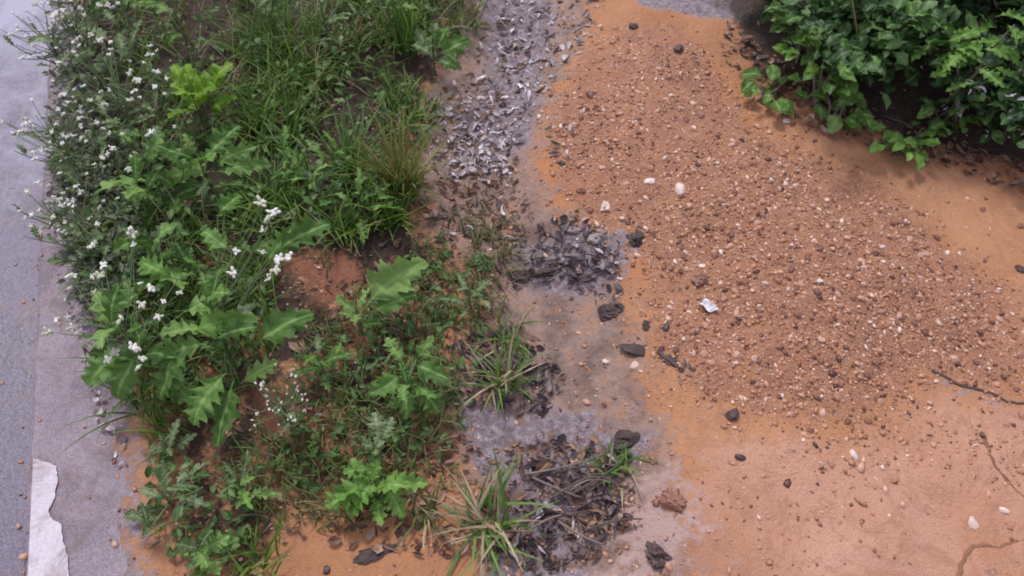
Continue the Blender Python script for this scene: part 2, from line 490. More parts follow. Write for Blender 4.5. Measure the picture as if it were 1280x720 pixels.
# ------------------------------------------------------------------ mesh builder
class MB:
    def __init__(s):
        s.v = []
        s.f = []
        s.uv = []

    def add(s, verts, faces, uvs):
        o = len(s.v)
        s.v.extend(verts)
        s.uv.extend(uvs)
        s.f.extend(tuple(i + o for i in f) for f in faces)

    def mesh(s, name, mat, smooth=True):
        me = bpy.data.meshes.new(name)
        me.from_pydata([tuple(p) for p in s.v], [], s.f)
        uvl = me.uv_layers.new(name='UVMap')
        idx = np.empty(len(me.loops), np.int32)
        me.loops.foreach_get('vertex_index', idx)
        uva = np.array(s.uv, np.float32)[idx]
        uvl.data.foreach_set('uv', uva.ravel())
        me.materials.append(M[mat])
        if smooth:
            me.polygons.foreach_set('use_smooth', np.ones(len(me.polygons), bool))
        me.update()
        return me


def link(name, me, parent=None, matrix=None):
    o = bpy.data.objects.new(name, me)
    col.objects.link(o)
    if parent is not None:
        o.parent = parent
    if matrix is not None:
        o.matrix_local = matrix
    return o


def tag(o, label, cat, group=None, kind=None):
    o['label'] = label
    o['category'] = cat
    if group:
        o['group'] = group
    if kind:
        o['kind'] = kind
    return o


def empty(name, loc):
    o = bpy.data.objects.new(name, None)
    o.location = loc
    o.empty_display_size = 0.05
    col.objects.link(o)
    return o


def tube(mb, pts, r0, r1, sides=5):
    pts = [Vector(p) for p in pts]
    vs, fs, us = [], [], []
    n = len(pts)
    for i, p in enumerate(pts):
        d = (pts[min(i + 1, n - 1)] - pts[max(i - 1, 0)]).normalized()
        a = d.cross(Vector((0.31, 0.2, 0.93)))
        if a.length < 1e-3:
            a = d.cross(Vector((1, 0, 0)))
        a.normalize()
        b = d.cross(a)
        r = r0 + (r1 - r0) * i / (n - 1)
        for k in range(sides):
            t = 2 * math.pi * k / sides
            vs.append(p + a * (r * math.cos(t)) + b * (r * math.sin(t)))
            us.append((k / sides, i / (n - 1)))
    for i in range(n - 1):
        for k in range(sides):
            k2 = (k + 1) % sides
            fs.append((i * sides + k, i * sides + k2, (i + 1) * sides + k2, (i + 1) * sides + k))
    fs.append(tuple(range(sides))[::-1])
    fs.append(tuple((n - 1) * sides + k for k in range(sides)))
    mb.add(vs, fs, us)


def bez(a, b, c, n=7):
    a, b, c = Vector(a), Vector(b), Vector(c)
    return [a * (1 - t) ** 2 + b * (2 * t * (1 - t)) + c * t * t for t in [i / n for i in range(n + 1)]]


def leaf_geo(kind, wid, seed, droop=0.6, fold=0.25, nv=None):
    """unit-length leaf along +Y, face up +Z; wid = half width relative to the length"""
    r = random.Random(seed)
    ns = 4
    if kind == 'lobed':
        nv = nv or 46
        nl = r.choice([4, 5, 5, 6])
        pet = 0.14
    elif kind == 'jagged':
        nv = nv or 44
        nl = r.choice([3, 3, 4])
        pet = 0.16
    else:
        nv = nv or 12
        nl = 0
        pet = 0.12 if kind == 'ovate' else 0.02
    ph = [r.uniform(-0.12, 0.12), r.uniform(-0.12, 0.12)]
    V, Fc, U = [], [], []
    y = z = 0.0
    th = droop * 0.45
    ripple = [r.uniform(0, 6.28) for _ in range(3)]
    twist = r.uniform(-0.35, 0.35)
    bend = r.uniform(-0.18, 0.18)
    for i in range(nv + 1):
        t = i / nv
        if i:
            y += math.cos(th) / nv
            z += math.sin(th) / nv
            th -= droop * 1.2 / nv
        tt = max(0.0, (t - pet) / (1 - pet))
        for j in range(-ns, ns + 1):
            s = j / ns
            side = 0 if j < 0 else 1
            if t < pet:
                w = 0.012
                sweep = 0
            elif kind == 'ovate':
                w = wid * (math.sin(math.pi * tt ** 0.8) ** 0.8 if tt < 1 else 0) + 0.004
                sweep = 0
            elif kind == 'strap':
                w = wid * min(1, tt * 5 + 0.25) * (1 - tt ** 2.2) + 0.002
                sweep = 0
            else:
                fr = (nl * tt + ph[side]) % 1.0
                saw = (fr / 0.62) ** 0.75 if fr < 0.62 else max(0.0, 1 - (fr - 0.62) / 0.38) ** 0.8
                tooth = abs(((nl * 3 * tt + ph[side]) % 1.0) - 0.5) * 2
                if kind == 'lobed':
                    env = math.sin(math.pi * min(1, tt * 0.86 + 0.12)) ** 0.75
                    w = wid * env * (0.22 + 0.66 * saw + 0.12 * tooth)
                    if tt > 0.86:
                        w *= max(0.02, (1 - tt) / 0.14) ** 0.7
                else:
                    env = (min(1, tt * 4.5) ** 0.7) * (1 - tt) ** 0.62
                    w = wid * 1.3 * env * (0.34 + 0.48 * saw + 0.18 * tooth) + 0.003
                sweep = 0.28 * wid
            a = twist * tt
            x = s * w
            zz = fold * abs(s) * w + 0.22 * w * math.sin(17 * t + ripple[2] - 4 * s) * abs(s) + 0.14 * w * math.sin(9 * t + ripple[0] + 2.5 * s) + 0.02 * math.sin(7 * t + ripple[1]) * s
            xr = x * math.cos(a) - zz * math.sin(a)
            zr = x * math.sin(a) + zz * math.cos(a)
            V.append(Vector((xr + bend * t * t, y + sweep * abs(s) * (w / max(wid, 1e-3)), z + zr)))
            U.append((0.5 + 0.5 * s, t))
    m = 2 * ns + 1
    for i in range(nv):
        for j in range(m - 1):
            Fc.append((i * m + j, i * m + j + 1, (i + 1) * m + j + 1, (i + 1) * m + j))
    return V, Fc, U


LEAF = {}


def leaf_mesh(kind, wid, mat, k):
    key = (kind, round(wid, 2), mat, k)
    if key not in LEAF:
        mb = MB()
        V, Fc, U = leaf_geo(kind, wid, hash((kind, k)) % 9999 if False else 31 * k + len(kind), droop=0.5 + 0.22 * (k % 4), fold=0.12 + 0.1 * (k % 3))
        mb.add(V, Fc, U)
        LEAF[key] = mb.mesh('%s_leaf' % kind, mat)
    return LEAF[key]


def orient(base, tip, up=None, roll=0.0, droop_pitch=0.0):
    """matrix taking the unit +Y leaf to base->tip"""
    y = tip - base
    ln = y.length
    y.normalize()
    up = Vector(up or (0, 0, 1))
    x = y.cross(up)
    if x.length < 1e-3:
        x = y.cross(Vector((1, 0, 0)))
    x.normalize()
    z = x.cross(y)
    m = Matrix((x, y, z)).transposed().to_4x4()
    m = m @ Matrix.Rotation(roll, 4, 'Y')
    m = Matrix.Translation(base) @ m @ Matrix.Scale(ln, 4)
    return m


# icosphere template
_t = (1 + 5 ** 0.5) / 2
ICO_V = [Vector(p).normalized() for p in ((-1, _t, 0), (1, _t, 0), (-1, -_t, 0), (1, -_t, 0), (0, -1, _t), (0, 1, _t), (0, -1, -_t), (0, 1, -_t), (_t, 0, -1), (_t, 0, 1), (-_t, 0, -1), (-_t, 0, 1))]
ICO_F = [(0, 11, 5), (0, 5, 1), (0, 1, 7), (0, 7, 10), (0, 10, 11), (1, 5, 9), (5, 11, 4), (11, 10, 2), (10, 7, 6), (7, 1, 8), (3, 9, 4), (3, 4, 2), (3, 2, 6), (3, 6, 8), (3, 8, 9), (4, 9, 5), (2, 4, 11), (6, 2, 10), (8, 6, 7), (9, 8, 1)]


def subdiv(V, Fc):
    V = list(V)
    cache = {}
    out = []

    def mid(a, b):
        k = (min(a, b), max(a, b))
        if k not in cache:
            V.append((V[a] + V[b]).normalized())
            cache[k] = len(V) - 1
        return cache[k]
    for a, b, c in Fc:
        ab, bc, ca = mid(a, b), mid(b, c), mid(c, a)
        out += [(a, ab, ca), (b, bc, ab), (c, ca, bc), (ab, bc, ca)]
    return V, out


ICO1 = subdiv(ICO_V, ICO_F)
ICO2 = subdiv(*ICO1)
ICO3 = subdiv(*ICO2)


def head_mesh(k):
    """little white composite flower head: an uneven knot of florets, some still in bud"""
    r = random.Random(k + 50)
    mb = MB()
    V0, F0 = ICO1
    nf = 5 + k % 3
    for i in range(nf):
        a = i * 2.4 + r.uniform(-.5, .5)
        q = 0.0 if i == 0 else r.uniform(0.45, 0.95)
        c = Vector((math.cos(a) * q, math.sin(a) * q, 0.25 + r.uniform(-0.2, 0.35) * (1 if i else 0.5)))
        e = Euler((r.uniform(-.7, .7), r.uniform(-.7, .7), a)).to_matrix()
        sx, sy, sz = r.uniform(.4, .8), r.uniform(.3, .5), r.uniform(.25, .45)
        V = [c + e @ Vector((v.x * sx * r.uniform(.85, 1.15), v.y * sy * r.uniform(.85, 1.15), v.z * sz)) for v in V0]
        mb.add(V, F0, [(0.5, 0.5)] * len(V))
    return mb.mesh('flower_head', 'flower')


HEADS = [head_mesh(k) for k in range(6)]

def rock_mesh(name, mat, seed, sub=1, scl=(1, 1, 0.7), rough=0.25, smooth=False, freq=1.6):
    r = random.Random(seed)
    V, Fc = (ICO_V, ICO_F) if sub == 0 else (ICO1, ICO2, ICO3)[sub - 1]
    # random cutting planes give facets
    planes = [(Vector((r.gauss(0, 1), r.gauss(0, 1), r.gauss(0, 1))).normalized(), r.uniform(0.55, 0.95)) for _ in range(7)]
    off = Vector((r.uniform(0, 50), r.uniform(0, 50), r.uniform(0, 50)))
    from mathutils import noise as mn
    out = []
    for v in V:
        k = 1 + rough * mn.noise(v * freq + off) + rough * 0.5 * mn.noise(v * freq * 2.7 + off)
        p = v * k
        for n, d in planes:
            e = p.dot(n) - d
            if e > 0:
                p = p - n * e * 0.85
        out.append(Vector((p.x * scl[0], p.y * scl[1], p.z * scl[2])))
    mb = MB()
    mb.add(out, Fc, [(0.2, 0.5)] * len(out))
    return mb.mesh(name, mat, smooth)


# ------------------------------------------------------------------ the setting
def axis(lo, hi, step, far, g=1.22):
    a = list(np.arange(lo, hi + 1e-6, step))
    s = step
    x = lo
    left = []
    while x > -far:
        s *= g
        x -= s
        left.append(x)
    s = step
    x = hi
    right = []
    while x < far:
        s *= g
        x += s
        right.append(x)
    return np.array(left[::-1] + a + right)


xs = axis(-1.75, 1.75, 0.009, 90)
ys = axis(0.3, 3.0, 0.009, 90)
X, Y = np.meshgrid(xs, ys)
Z = height(X, Y)
nx, ny = len(xs), len(ys)
verts = np.stack([X.ravel(), Y.ravel(), Z.ravel()], 1)
i0 = (np.arange(ny - 1)[:, None] * nx + np.arange(nx - 1)[None, :]).ravel()
quads = np.stack([i0, i0 + 1, i0 + nx + 1, i0 + nx], 1)
me = bpy.data.meshes.new('ground')
me.vertices.add(len(verts))
me.vertices.foreach_set('co', verts.astype(np.float32).ravel())
me.loops.add(len(quads) * 4)
me.loops.foreach_set('vertex_index', quads.astype(np.int32).ravel())
me.polygons.add(len(quads))
me.polygons.foreach_set('loop_start', (np.arange(len(quads)) * 4).astype(np.int32))
me.update(calc_edges=True)
me.polygons.foreach_set('use_smooth', np.ones(len(quads), bool))
xf, yf = X.ravel(), Y.ravel()


def msk(poly, a=-0.05, b=0.06):
    return sm(a, b, sdist(poly, xf, yf))


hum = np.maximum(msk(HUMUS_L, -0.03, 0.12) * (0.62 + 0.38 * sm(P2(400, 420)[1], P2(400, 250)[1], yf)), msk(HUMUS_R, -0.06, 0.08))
ks = kerb_s(xf, yf)
orange = np.zeros_like(xf)
for q in ([(650, 230), (655, 140), (690, 90), (730, 95), (700, 160), (720, 260), (690, 280)], [(870, 60), (900, 80), (960, 170), (930, 190), (890, 130)],
          [(770, 290), (830, 300), (820, 360), (780, 350)]):
    orange = np.maximum(orange, 0.8 * msk(pxpoly(q), -0.09, 0.07))
pink = msk(pxpoly([(860, 620), (900, 560), (1050, 560), (1180, 500), (1330, 520), (1400, 900), (820, 900)]), -0.12, 0.1)
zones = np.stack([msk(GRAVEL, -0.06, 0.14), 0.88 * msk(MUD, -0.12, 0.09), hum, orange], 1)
lump_r = np.hypot((xf - LUMP[0]) / 0.15, (yf - LUMP[1]) / 0.10)
silt = np.maximum(0.62 * msk(SILT, -0.05, 0.06), 0.8 - 0.8 * sm(0.5, 1.4, lump_r))
for q in ([(575, 505), (620, 500), (640, 560), (600, 590)], [(640, 520), (740, 505), (745, 570), (650, 570)], [(760, 535), (815, 540), (800, 570), (760, 570)]):
    silt = np.maximum(silt, msk(pxpoly(q), -0.03, 0.02))
silt = np.maximum(silt, 0.55 * (1 - sm(KW + 0.0, KW + 0.07, ks)))
top_mud = msk(pxpoly([(600, -80), (700, -60), (690, 60), (670, 170), (600, 210), (560, 160), (600, 90)]), -0.05, 0.05)
silt = np.maximum(silt, 0.75 * top_mud)
silt = np.maximum(silt, 0.9 * msk(pxpoly([(780, -60), (950, -60), (930, 30), (870, 20), (800, 5)]), -0.04, 0.03))  # shaded mud at the top edge, its shade put into the grey colour
silt = np.maximum(silt, 0.42 * msk(pxpoly([(1165, 465), (1200, 478), (1290, 500), (1290, 515), (1190, 500)]), -0.02, 0.02))
red = sum(msk(q, -0.04, 0.05) for q in REDS)
zonesb = np.stack([silt, 0.8 * msk(PALE, -0.13, 0.12), np.clip(red, 0, 1) * 0.66, pink], 1)
for nm, arr in (('zones', zones), ('zones_b', zonesb)):
    at = me.attributes.new(nm, 'FLOAT_COLOR', 'POINT')
    at.data.foreach_set('color', arr.astype(np.float32).ravel())
me.materials.append(M['soil'])
g = link('ground', me)
tag(g, 'orange laterite soil with a gravel fan and a grey mud run-off channel', 'ground', kind='structure')


def strip(name, s0, s1, z, mat, label, cat, y0=-40, y1=60, thick=None, n=300, wob=0.0):
    mb = MB()
    V, Fc, U = [], [], []
    ts = np.concatenate([np.linspace(y0, 0, 20)[:-1], np.linspace(0, 4.0, n), np.linspace(4.0, y1, 20)[1:]])
    for i, t in enumerate(ts):
        a = KA + KD * (t - 0.3)
        w = wob * (vnoise(np.array([t * 3.0]), np.array([0.5]), 4)[0] - 0.5) + wob * 0.6 * (vnoise(np.array([t * 14.0]), np.array([1.5]), 4)[0] - 0.5)
        w0 = wob * 0.25 * (vnoise(np.array([t * 20.0]), np.array([7.5]), 8)[0] - 0.5)
        b = 0.010 if thick else 0
        prof = [(s0 + w0, z - (thick or 0)), (s0 + w0, z - b), (s0 + w0 + b, z), (s1 + w, z)] if thick else [(s0, z), (s1, z)]
        if thick:
            prof.append((s1 + w + 0.004, z - thick))
        for s, zz in prof:
            p = a + KN * s
            V.append(Vector((p.x, p.y, zz)))
            U.append((s, t))
    m = len(prof)
    for i in range(len(ts) - 1):
        for j in range(m - 1):
            Fc.append((i * m + j, i * m + j + 1, (i + 1) * m + j + 1, (i + 1) * m + j))
    mb.add(V, Fc, U)
    o = link(name, mb.mesh(name, mat, False))
    return tag(o, label, cat, kind='structure')


ROADZ = -0.045
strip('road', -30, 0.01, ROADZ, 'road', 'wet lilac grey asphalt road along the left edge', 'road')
strip('kerb', 0.0, KW, 0.006, 'kerb', 'low worn concrete kerb between the road and the weedy verge', 'kerb', thick=0.09, wob=0.03)
# worn white paint on the road side of the kerb, an irregular patch
pp = [(31, 578), (42, 573), (58, 577), (70, 582), (72, 600), (68, 622), (60, 640), (67, 650), (76, 655), (80, 680), (85, 700), (88, 730), (92, 800), (60, 820), (28, 800), (27, 720), (29, 650)]
pts = [P(u, v, 0.0095) for u, v in pp]
fine = []
for i in range(len(pts)):
    a, b = pts[i], pts[(i + 1) % len(pts)]
    for k in range(6):
        q = a.lerp(b, k / 6)
        fine.append(q + Vector((rng.uniform(-.0012, .0012), rng.uniform(-.0012, .0012), 0)))
fine = [p if kerb_s(p.x, p.y) > 0.012 else p + KN * (0.012 - kerb_s(p.x, p.y)) for p in fine]
mb = MB()
mb.add(fine, [tuple(range(len(fine)))[::-1]], [(0, 0)] * len(fine))
o = link('kerb_paint', mb.mesh('kerb_paint', 'paint', False))
tag(o, 'worn white paint patch on the kerb beside the road', 'road marking', kind='structure')


# ------------------------------------------------------------------ gravel
def wet_rand_points(n, seed):
    r = np.random.RandomState(seed)
    u = r.uniform(-60, 1340, n)
    v = r.uniform(-60, 790, n)
    d = np.stack([(u - 640) / F, math.cos(PITCH) - (v - 360) / F * math.sin(PITCH), -math.sin(PITCH) - (v - 360) / F * math.cos(PITCH)], 1)
    t = -CAMZ / d[:, 2]
    return d[:, 0] * t, d[:, 1] * t


px_, py_ = wet_rand_points(330000, 5)
gm = sm(-0.05, 0.10, sdist(GRAVEL, px_, py_) + 0.10 * fbm(px_ * 4, py_ * 4, 91, 3))
mm = sm(-0.03, 0.05, sdist(MUD, px_, py_))
hm = np.maximum(sm(0.0, 0.1, sdist(HUMUS_L, px_, py_)), sm(0.02, 0.12, sdist(HUMUS_R, px_, py_)))
cl = 0.5 + 1.6 * fbm(px_ * 5, py_ * 5, 41, 4)
dens = gm * np.clip(0.12 + 0.85 * cl, 0.06, 1.1) * (1 - 0.6 * mm) + 0.07 * (1 - gm) * np.clip(cl, 0, 1) ** 2.2
band = np.exp(-((py_ - P2(1100, 560)[1]) / 0.06) ** 2) * (px_ > P2(1000, 560)[0]) * 0.25
dens = dens + band * np.clip(cl, 0, 1) + 0.05 * mm + 0.03 * hm
ksx = kerb_s(px_, py_)
dens = dens * (ksx > KW + 0.03) + (0.05 * np.exp(-((ksx - KW) / 0.05) ** 2) + 0.06 * np.exp(-((ksx + 0.012) / 0.02) ** 2) + 0.006) * (ksx < KW + 0.03) * np.clip(cl, 0.1, 1)
keep = np.random.RandomState(3).uniform(0, 1, len(px_)) < dens * 0.40
gx, gy = px_[keep], py_[keep]
gz = height(gx, gy)
gk = kerb_s(gx, gy)
gz = np.where(gk < 0, ROADZ, np.where(gk < KW, np.maximum(gz, 0.006), gz))
rs = np.random.RandomState(8)
rad = np.exp(rs.normal(math.log(0.0026), 0.48, len(gx)))
rad = np.clip(rad, 0.0010, 0.0078)
order = np.argsort(-rad)
BIG = order[:230]
SMALL = order[230:]
ico = np.array([tuple(v) for v in ICO_V])
icof = np.array(ICO_F)
n = len(SMALL)
jit = rs.uniform(0.6, 1.3, (n, 12, 1)) * ico[None]
sc3 = np.stack([rs.uniform(0.75, 1.9, n), rs.uniform(0.65, 1.2, n), rs.uniform(0.4, 0.9, n)], 1)
loc = jit * sc3[:, None, :] * rad[SMALL][:, None, None]
ang = rs.uniform(0, 6.28, n)
ca, sa = np.cos(ang)[:, None], np.sin(ang)[:, None]
tl = rs.uniform(-0.5, 0.5, n)[:, None]
x0, y0, z0 = loc[..., 0], loc[..., 1], loc[..., 2]
z1 = z0 + tl * x0
x1 = x0 * ca - y0 * sa
y1 = x0 * sa + y0 * ca
Vg = np.stack([x1 + gx[SMALL][:, None], y1 + gy[SMALL][:, None], z1 + (gz[SMALL] + rad[SMALL] * rs.uniform(-0.25, 0.35, n))[:, None]], 2).reshape(-1, 3)
Fg = (icof[None] + (np.arange(n) * 12)[:, None, None]).reshape(-1, 3)
me = bpy.data.meshes.new('gravel')
me.vertices.add(len(Vg))
me.vertices.foreach_set('co', Vg.astype(np.float32).ravel())
me.loops.add(len(Fg) * 3)
me.loops.foreach_set('vertex_index', Fg.astype(np.int32).ravel())
me.polygons.add(len(Fg))
me.polygons.foreach_set('loop_start', (np.arange(len(Fg)) * 3).astype(np.int32))
me.update(calc_edges=True)
me.materials.append(M['gravel'])
g = link('gravel', me)
tag(g, 'fine reddish brown gravel and grit strewn over the orange soil', 'gravel', kind='stuff')
print('gravel grains', n)

PEB = {k: [rock_mesh('pebble', k, 100 + i, 1, (rng.uniform(1, 1.4), rng.uniform(.8, 1.1), rng.uniform(.55, .85)), 0.3) for i in range(5)]
       for k in ('peb_tan', 'peb_pale', 'peb_brown', 'peb_dark')}
PLAB = {'peb_tan': ('pinkish tan pebble lying loose among the gravel', 'tan pebbles in the gravel'),
        'peb_pale': ('small cream white pebble standing out in the gravel', 'cream pebbles in the gravel'),
        'peb_brown': ('rusty brown angular pebble half sunk in the gravel', 'brown pebbles in the gravel'),
        'peb_dark': ('near black crumb of stone on the orange gravel', 'dark crumbs in the gravel')}


def pebble(mat, p, r, label=None, group=None, flat=1.0):
    o = link('pebble', rng.choice(PEB[mat]))
    o.location = (p[0], p[1], p[2] + r * rng.uniform(-0.1, 0.3))
    o.rotation_euler = (rng.uniform(-.3, .3), rng.uniform(-.3, .3), rng.uniform(0, 6.28))
    o.scale = (r, r, r * flat)
    lb, gr = PLAB[mat]
    tag(o, label or lb, 'pebble', group if label else gr)
    return o


for i in BIG:
    q = rng.random()
    mat = 'peb_tan' if q < 0.56 else 'peb_brown' if q < 0.86 else 'peb_pale' if q < 0.94 else 'peb_dark'
    pebble(mat, (gx[i], gy[i], gz[i]), rad[i] * (1.0 if mat != 'peb_pale' else 0.8))
# stones that can be told apart
for mat, u, v, r, lb in (
        ('peb_pale', 850, 237, 0.016, 'largest cream stone, in the upper middle of the gravel fan'),
        ('peb_pale', 813, 227, 0.012, 'cream stone just left of the largest cream stone'),
        ('peb_pale', 757, 260, 0.012, 'pale stone on the gravel edge above the grey mud clod'),
        ('peb_pale', 793, 457, 0.009, 'white pebble just below the large dark bark piece'),
        ('peb_pale', 1067, 568, 0.009, 'white pebble alone on the smooth sand right of centre'),
        ('peb_pale', 1255, 638, 0.008, 'white pebble near the curved root in the bottom right corner'),
        ('peb_pale', 1217, 655, 0.010, 'lilac white pebble on smooth sand above the curved root'),
        ('peb_pale', 983, 152, 0.009, 'white pebble at the foot of the leafy shrub'),
        ('peb_pale', 1032, 163, 0.009, 'white pebble in front of the low seedling under the shrub'),
        ('peb_pale', 758, 452, 0.008, 'cream pebble on wet mud left of the dark bark piece'),
        ('peb_dark', 797, 302, 0.019, 'black stone right of the grey mud clod'),
        ('peb_dark', 848, 62, 0.017, 'black stone near the top of the gravel fan'),
        ('peb_dark', 792, 34, 0.014, 'black stone at the top edge of the gravel fan'),
        ('peb_dark', 916, 519, 0.015, 'black stone on the lower edge of the gravel'),
        ('peb_dark', 926, 572, 0.009, 'small black stone on smooth sand below the gravel'),
        ('peb_dark', 833, 410, 0.010, 'small black stone above the split bark chips'),
        ('peb_dark', 1277, 337, 0.014, 'black stone on smooth sand at the right edge'),
        ('peb_brown', 840, 628, 0.021, 'crumbly brown clod on the pale mud near the bottom'),
        ('peb_dark', 823, 697, 0.022, 'dark crumbly clod at the bottom edge on pale mud'),
        ('peb_brown', 875, 350, 0.017, 'brown stone right of the mud clod among the gravel'),
        ('peb_brown', 740, 120, 0.016, 'brown stone in the upper left part of the gravel')):
    po = pebble(mat, G(u, v), r, lb, 'single stones', 0.8)
    if 'clod' in lb:
        po.data = rock_mesh('pebble', mat, int(u), 3, (1.1, 1.0, 0.7), 0.9, False, 2.6)

# grey mud clods, bark chips, paper scrap
for u, v, r, s, mat, nm, lb in (
        (722, 318, 0.036, (1.35, 0.8, 0.42), 'clod', 'mud_clod', 'largest grey mud clod in the middle of the run-off channel'),
        (684, 308, 0.026, (1.0, 0.8, 0.5), 'clod', 'mud_clod', 'pale grey mud clod on the left of the largest clod'),
        (746, 300, 0.024, (1.1, 0.8, 0.5), 'clod', 'mud_clod', 'grey mud clod behind the right end of the largest clod'),
        (716, 288, 0.020, (1.2, 0.8, 0.5), 'clod', 'mud_clod', 'small grey mud clod at the back of the clod group'),
        (757, 330, 0.022, (1.1, 0.9, 0.4), 'clod', 'mud_clod', 'flat grey mud clod at the right front of the clod group'),
        (700, 326, 0.024, (1.5, 0.7, 0.45), 'bark', 'bark_chip', 'dark bark chip wedged between the two left mud clods'),
        (735, 347, 0.018, (1.4, 0.7, 0.4), 'bark', 'bark_chip', 'small dark chip at the front foot of the largest clod'),
        (765, 388, 0.036, (1.2, 0.8, 0.45), 'bark', 'bark_chip', 'dark wedge of bark below the grey mud clods'),
        (650, 347, 0.034, (1.5, 0.75, 0.4), 'bark', 'bark_chip', 'dark bark chip left of the grey mud clods'),
        (684, 340, 0.026, (1.5, 0.7, 0.5), 'bark', 'bark_chip', 'dark bark chip tucked under the front of the largest clod'),
        (800, 438, 0.033, (1.5, 0.62, 0.35), 'bark', 'bark_chip', 'long dark bark piece lying on the edge of the gravel'),
        (838, 452, 0.020, (1.5, 0.7, 0.4), 'bark', 'bark_chip', 'small dark bark chip right of the long bark piece'),
        (808, 405, 0.013, (0.8, 1.5, 0.5), 'bark', 'bark_chip', 'small upright dark chip above the long bark piece'),
        (790, 548, 0.036, (1.5, 0.7, 0.35), 'bark', 'bark_chip', 'flat dark chip on mud right of the lilac silt'),
        (462, 693, 0.026, (1.8, 0.7, 0.5), 'bark', 'bark_chip', 'dark bark chip on bare soil at the bottom edge'),
        (300, 118, 0.03, (1.6, 0.6, 0.5), 'bark', 'bark_chip', 'dark bark chip in the weeds right of the lime green leaves')):
    o = link(nm, rock_mesh(nm, mat, int(u) + 3, 3, s, 0.6, mat == 'clod', 1.5))
    p = G(u, v)
    if mat == 'bark':
        r *= 0.82
    o.location = (p.x, p.y, p.z - r * 0.08)
    o.scale = (r, r, r)
    o.rotation_euler = (rng.uniform(-.15, .15), rng.uniform(-.15, .15), {800: -0.3, 838: -0.7}.get(u, rng.uniform(-.4, .4)))
    tag(o, lb, 'mud clod' if mat == 'clod' else 'bark chip', 'mud clods' if mat == 'clod' else 'bark chips')

mb = MB()
V, Fc, U = [], [], []
for i in range(7):
    for j in range(7):
        V.append(Vector(((i - 3) * 0.0055 + rng.uniform(-.002, .002), (j - 3) * 0.0045 + rng.uniform(-.002, .002), 0.008 + 0.006 * math.sin(i * 1.3 + j * 0.9) + rng.uniform(-.002, .002))))
        U.append((i / 6, j / 6))
for i in range(6):
    for j in range(6):
        if (i, j) not in ((0, 0), (5, 5), (0, 5), (5, 4), (0, 1)):
            Fc.append((i * 7 + j, (i + 1) * 7 + j, (i + 1) * 7 + j + 1, i * 7 + j + 1))
mb.add(V, Fc, U)
o = link('paper_scrap', mb.mesh('paper_scrap', 'white', False))
o.location = G(885, 384)
tag(o, 'crumpled white paper scrap on the gravel', 'paper scrap')


# ------------------------------------------------------------------ dead leaves and twigs
def dead_leaf_mesh(k, mat, wid):
    mb = MB()
    V, Fc, U = leaf_geo('ovate' if k % 3 else 'strap', wid, 400 + k, droop=(-0.9, 0.8, 1.4, -1.3)[k % 4], fold=0.5 + 0.4 * (k % 3), nv=10)
    mb.add(V, Fc, U)
    return mb.mesh('dead_leaf', mat)


DL = {m: [dead_leaf_mesh(k, m, w) for k, w in enumerate((0.13, 0.2, 0.09, 0.24, 0.15, 0.07))] for m in ('litter', 'litter_brown', 'litter_pale', 'scrap')}


def scatter_px(poly_px, n, seed):
    r = random.Random(seed)
    us = [p[0] for p in poly_px]
    vs = [p[1] for p in poly_px]
    out = []
    poly = [(float(a), float(b)) for a, b in poly_px]
    while len(out) < n:
        u, v = r.uniform(min(us), max(us)), r.uniform(min(vs), max(vs))
        if sdist(poly, np.array([u]), np.array([v]))[0] > 0:
            out.append((u, v))
    return out


def dead_leaves(poly_px, n, mats, length, label, group, seed, lift=0.012, cat='dead leaf'):
    r = random.Random(seed)
    for u, v in scatter_px(poly_px, n, seed):
        p = G(u, v)
        p.z += r.uniform(0.001 if lift < 0.1 else 0.05, lift)
        a = r.uniform(0, 6.28)
        ln = r.uniform(*length)
        d = Vector((math.cos(a), math.sin(a), r.uniform(-0.12, 0.15)))
        o = link('dead_leaf', r.choice(DL[r.choice(mats)]), None, orient(p - d * ln * 0.5 + Vector((0, 0, ln * 0.04)), p + d * ln * 0.5 + Vector((0, 0, ln * 0.04)), roll=r.uniform(-0.6, 0.6)))
        tag(o, label, cat, group)


dead_leaves([(640, 575), (700, 550), (775, 565), (785, 620), (760, 665), (690, 700), (620, 690), (645, 630)], 46, ['litter', 'litter', 'litter_brown', 'litter_brown', 'litter_pale'], (0.016, 0.055),
            'wet dark strip of dead leaf in the litter heap at the bottom centre', 'leaf strips in the bottom litter heap', 21, 0.010)
dead_leaves([(545, 140), (600, 110), (640, 170), (625, 220), (560, 225), (540, 190)], 44, ['litter_pale', 'litter_pale', 'litter_pale', 'litter_brown'], (0.014, 0.042),
            'shiny silvery dead leaf scrap beside the yellow green grass tuft', 'silvery leaf scraps beside the tuft', 22, 0.010)
dead_leaves([(600, 20), (640, -15), (760, -10), (730, 50), (690, 90), (670, 160), (630, 110)], 38, ['litter_pale', 'litter_pale', 'litter', 'litter_brown'], (0.016, 0.05),
            'grey dead leaf piece in the mud channel at the top', 'grey leaf pieces in the upper channel', 23, 0.006)
dead_leaves([(520, 240), (620, 225), (660, 280), (640, 300), (540, 300)], 26, ['litter_brown', 'litter', 'litter_pale'], (0.018, 0.042),
            'brown leaf bit on the soil above the grey mud clods', 'brown leaf bits above the clods', 24)
dead_leaves([(570, 440), (620, 420), (700, 470), (660, 500), (590, 500)], 20, ['litter', 'litter', 'litter_brown'], (0.025, 0.06),
            'dark dead leaf bit around the straw edged grass tuft', 'dark leaf bits around the straw edged tuft', 25)
dead_leaves([(930, 80), (980, 60), (1080, 130), (1180, 180), (1290, 215), (1290, 240), (1150, 200), (1000, 150)], 28, ['litter_brown', 'litter_brown', 'litter'], (0.025, 0.05),
            'brown dead leaf on bare soil along the shrub edge', 'dead leaves under the shrubs', 26)
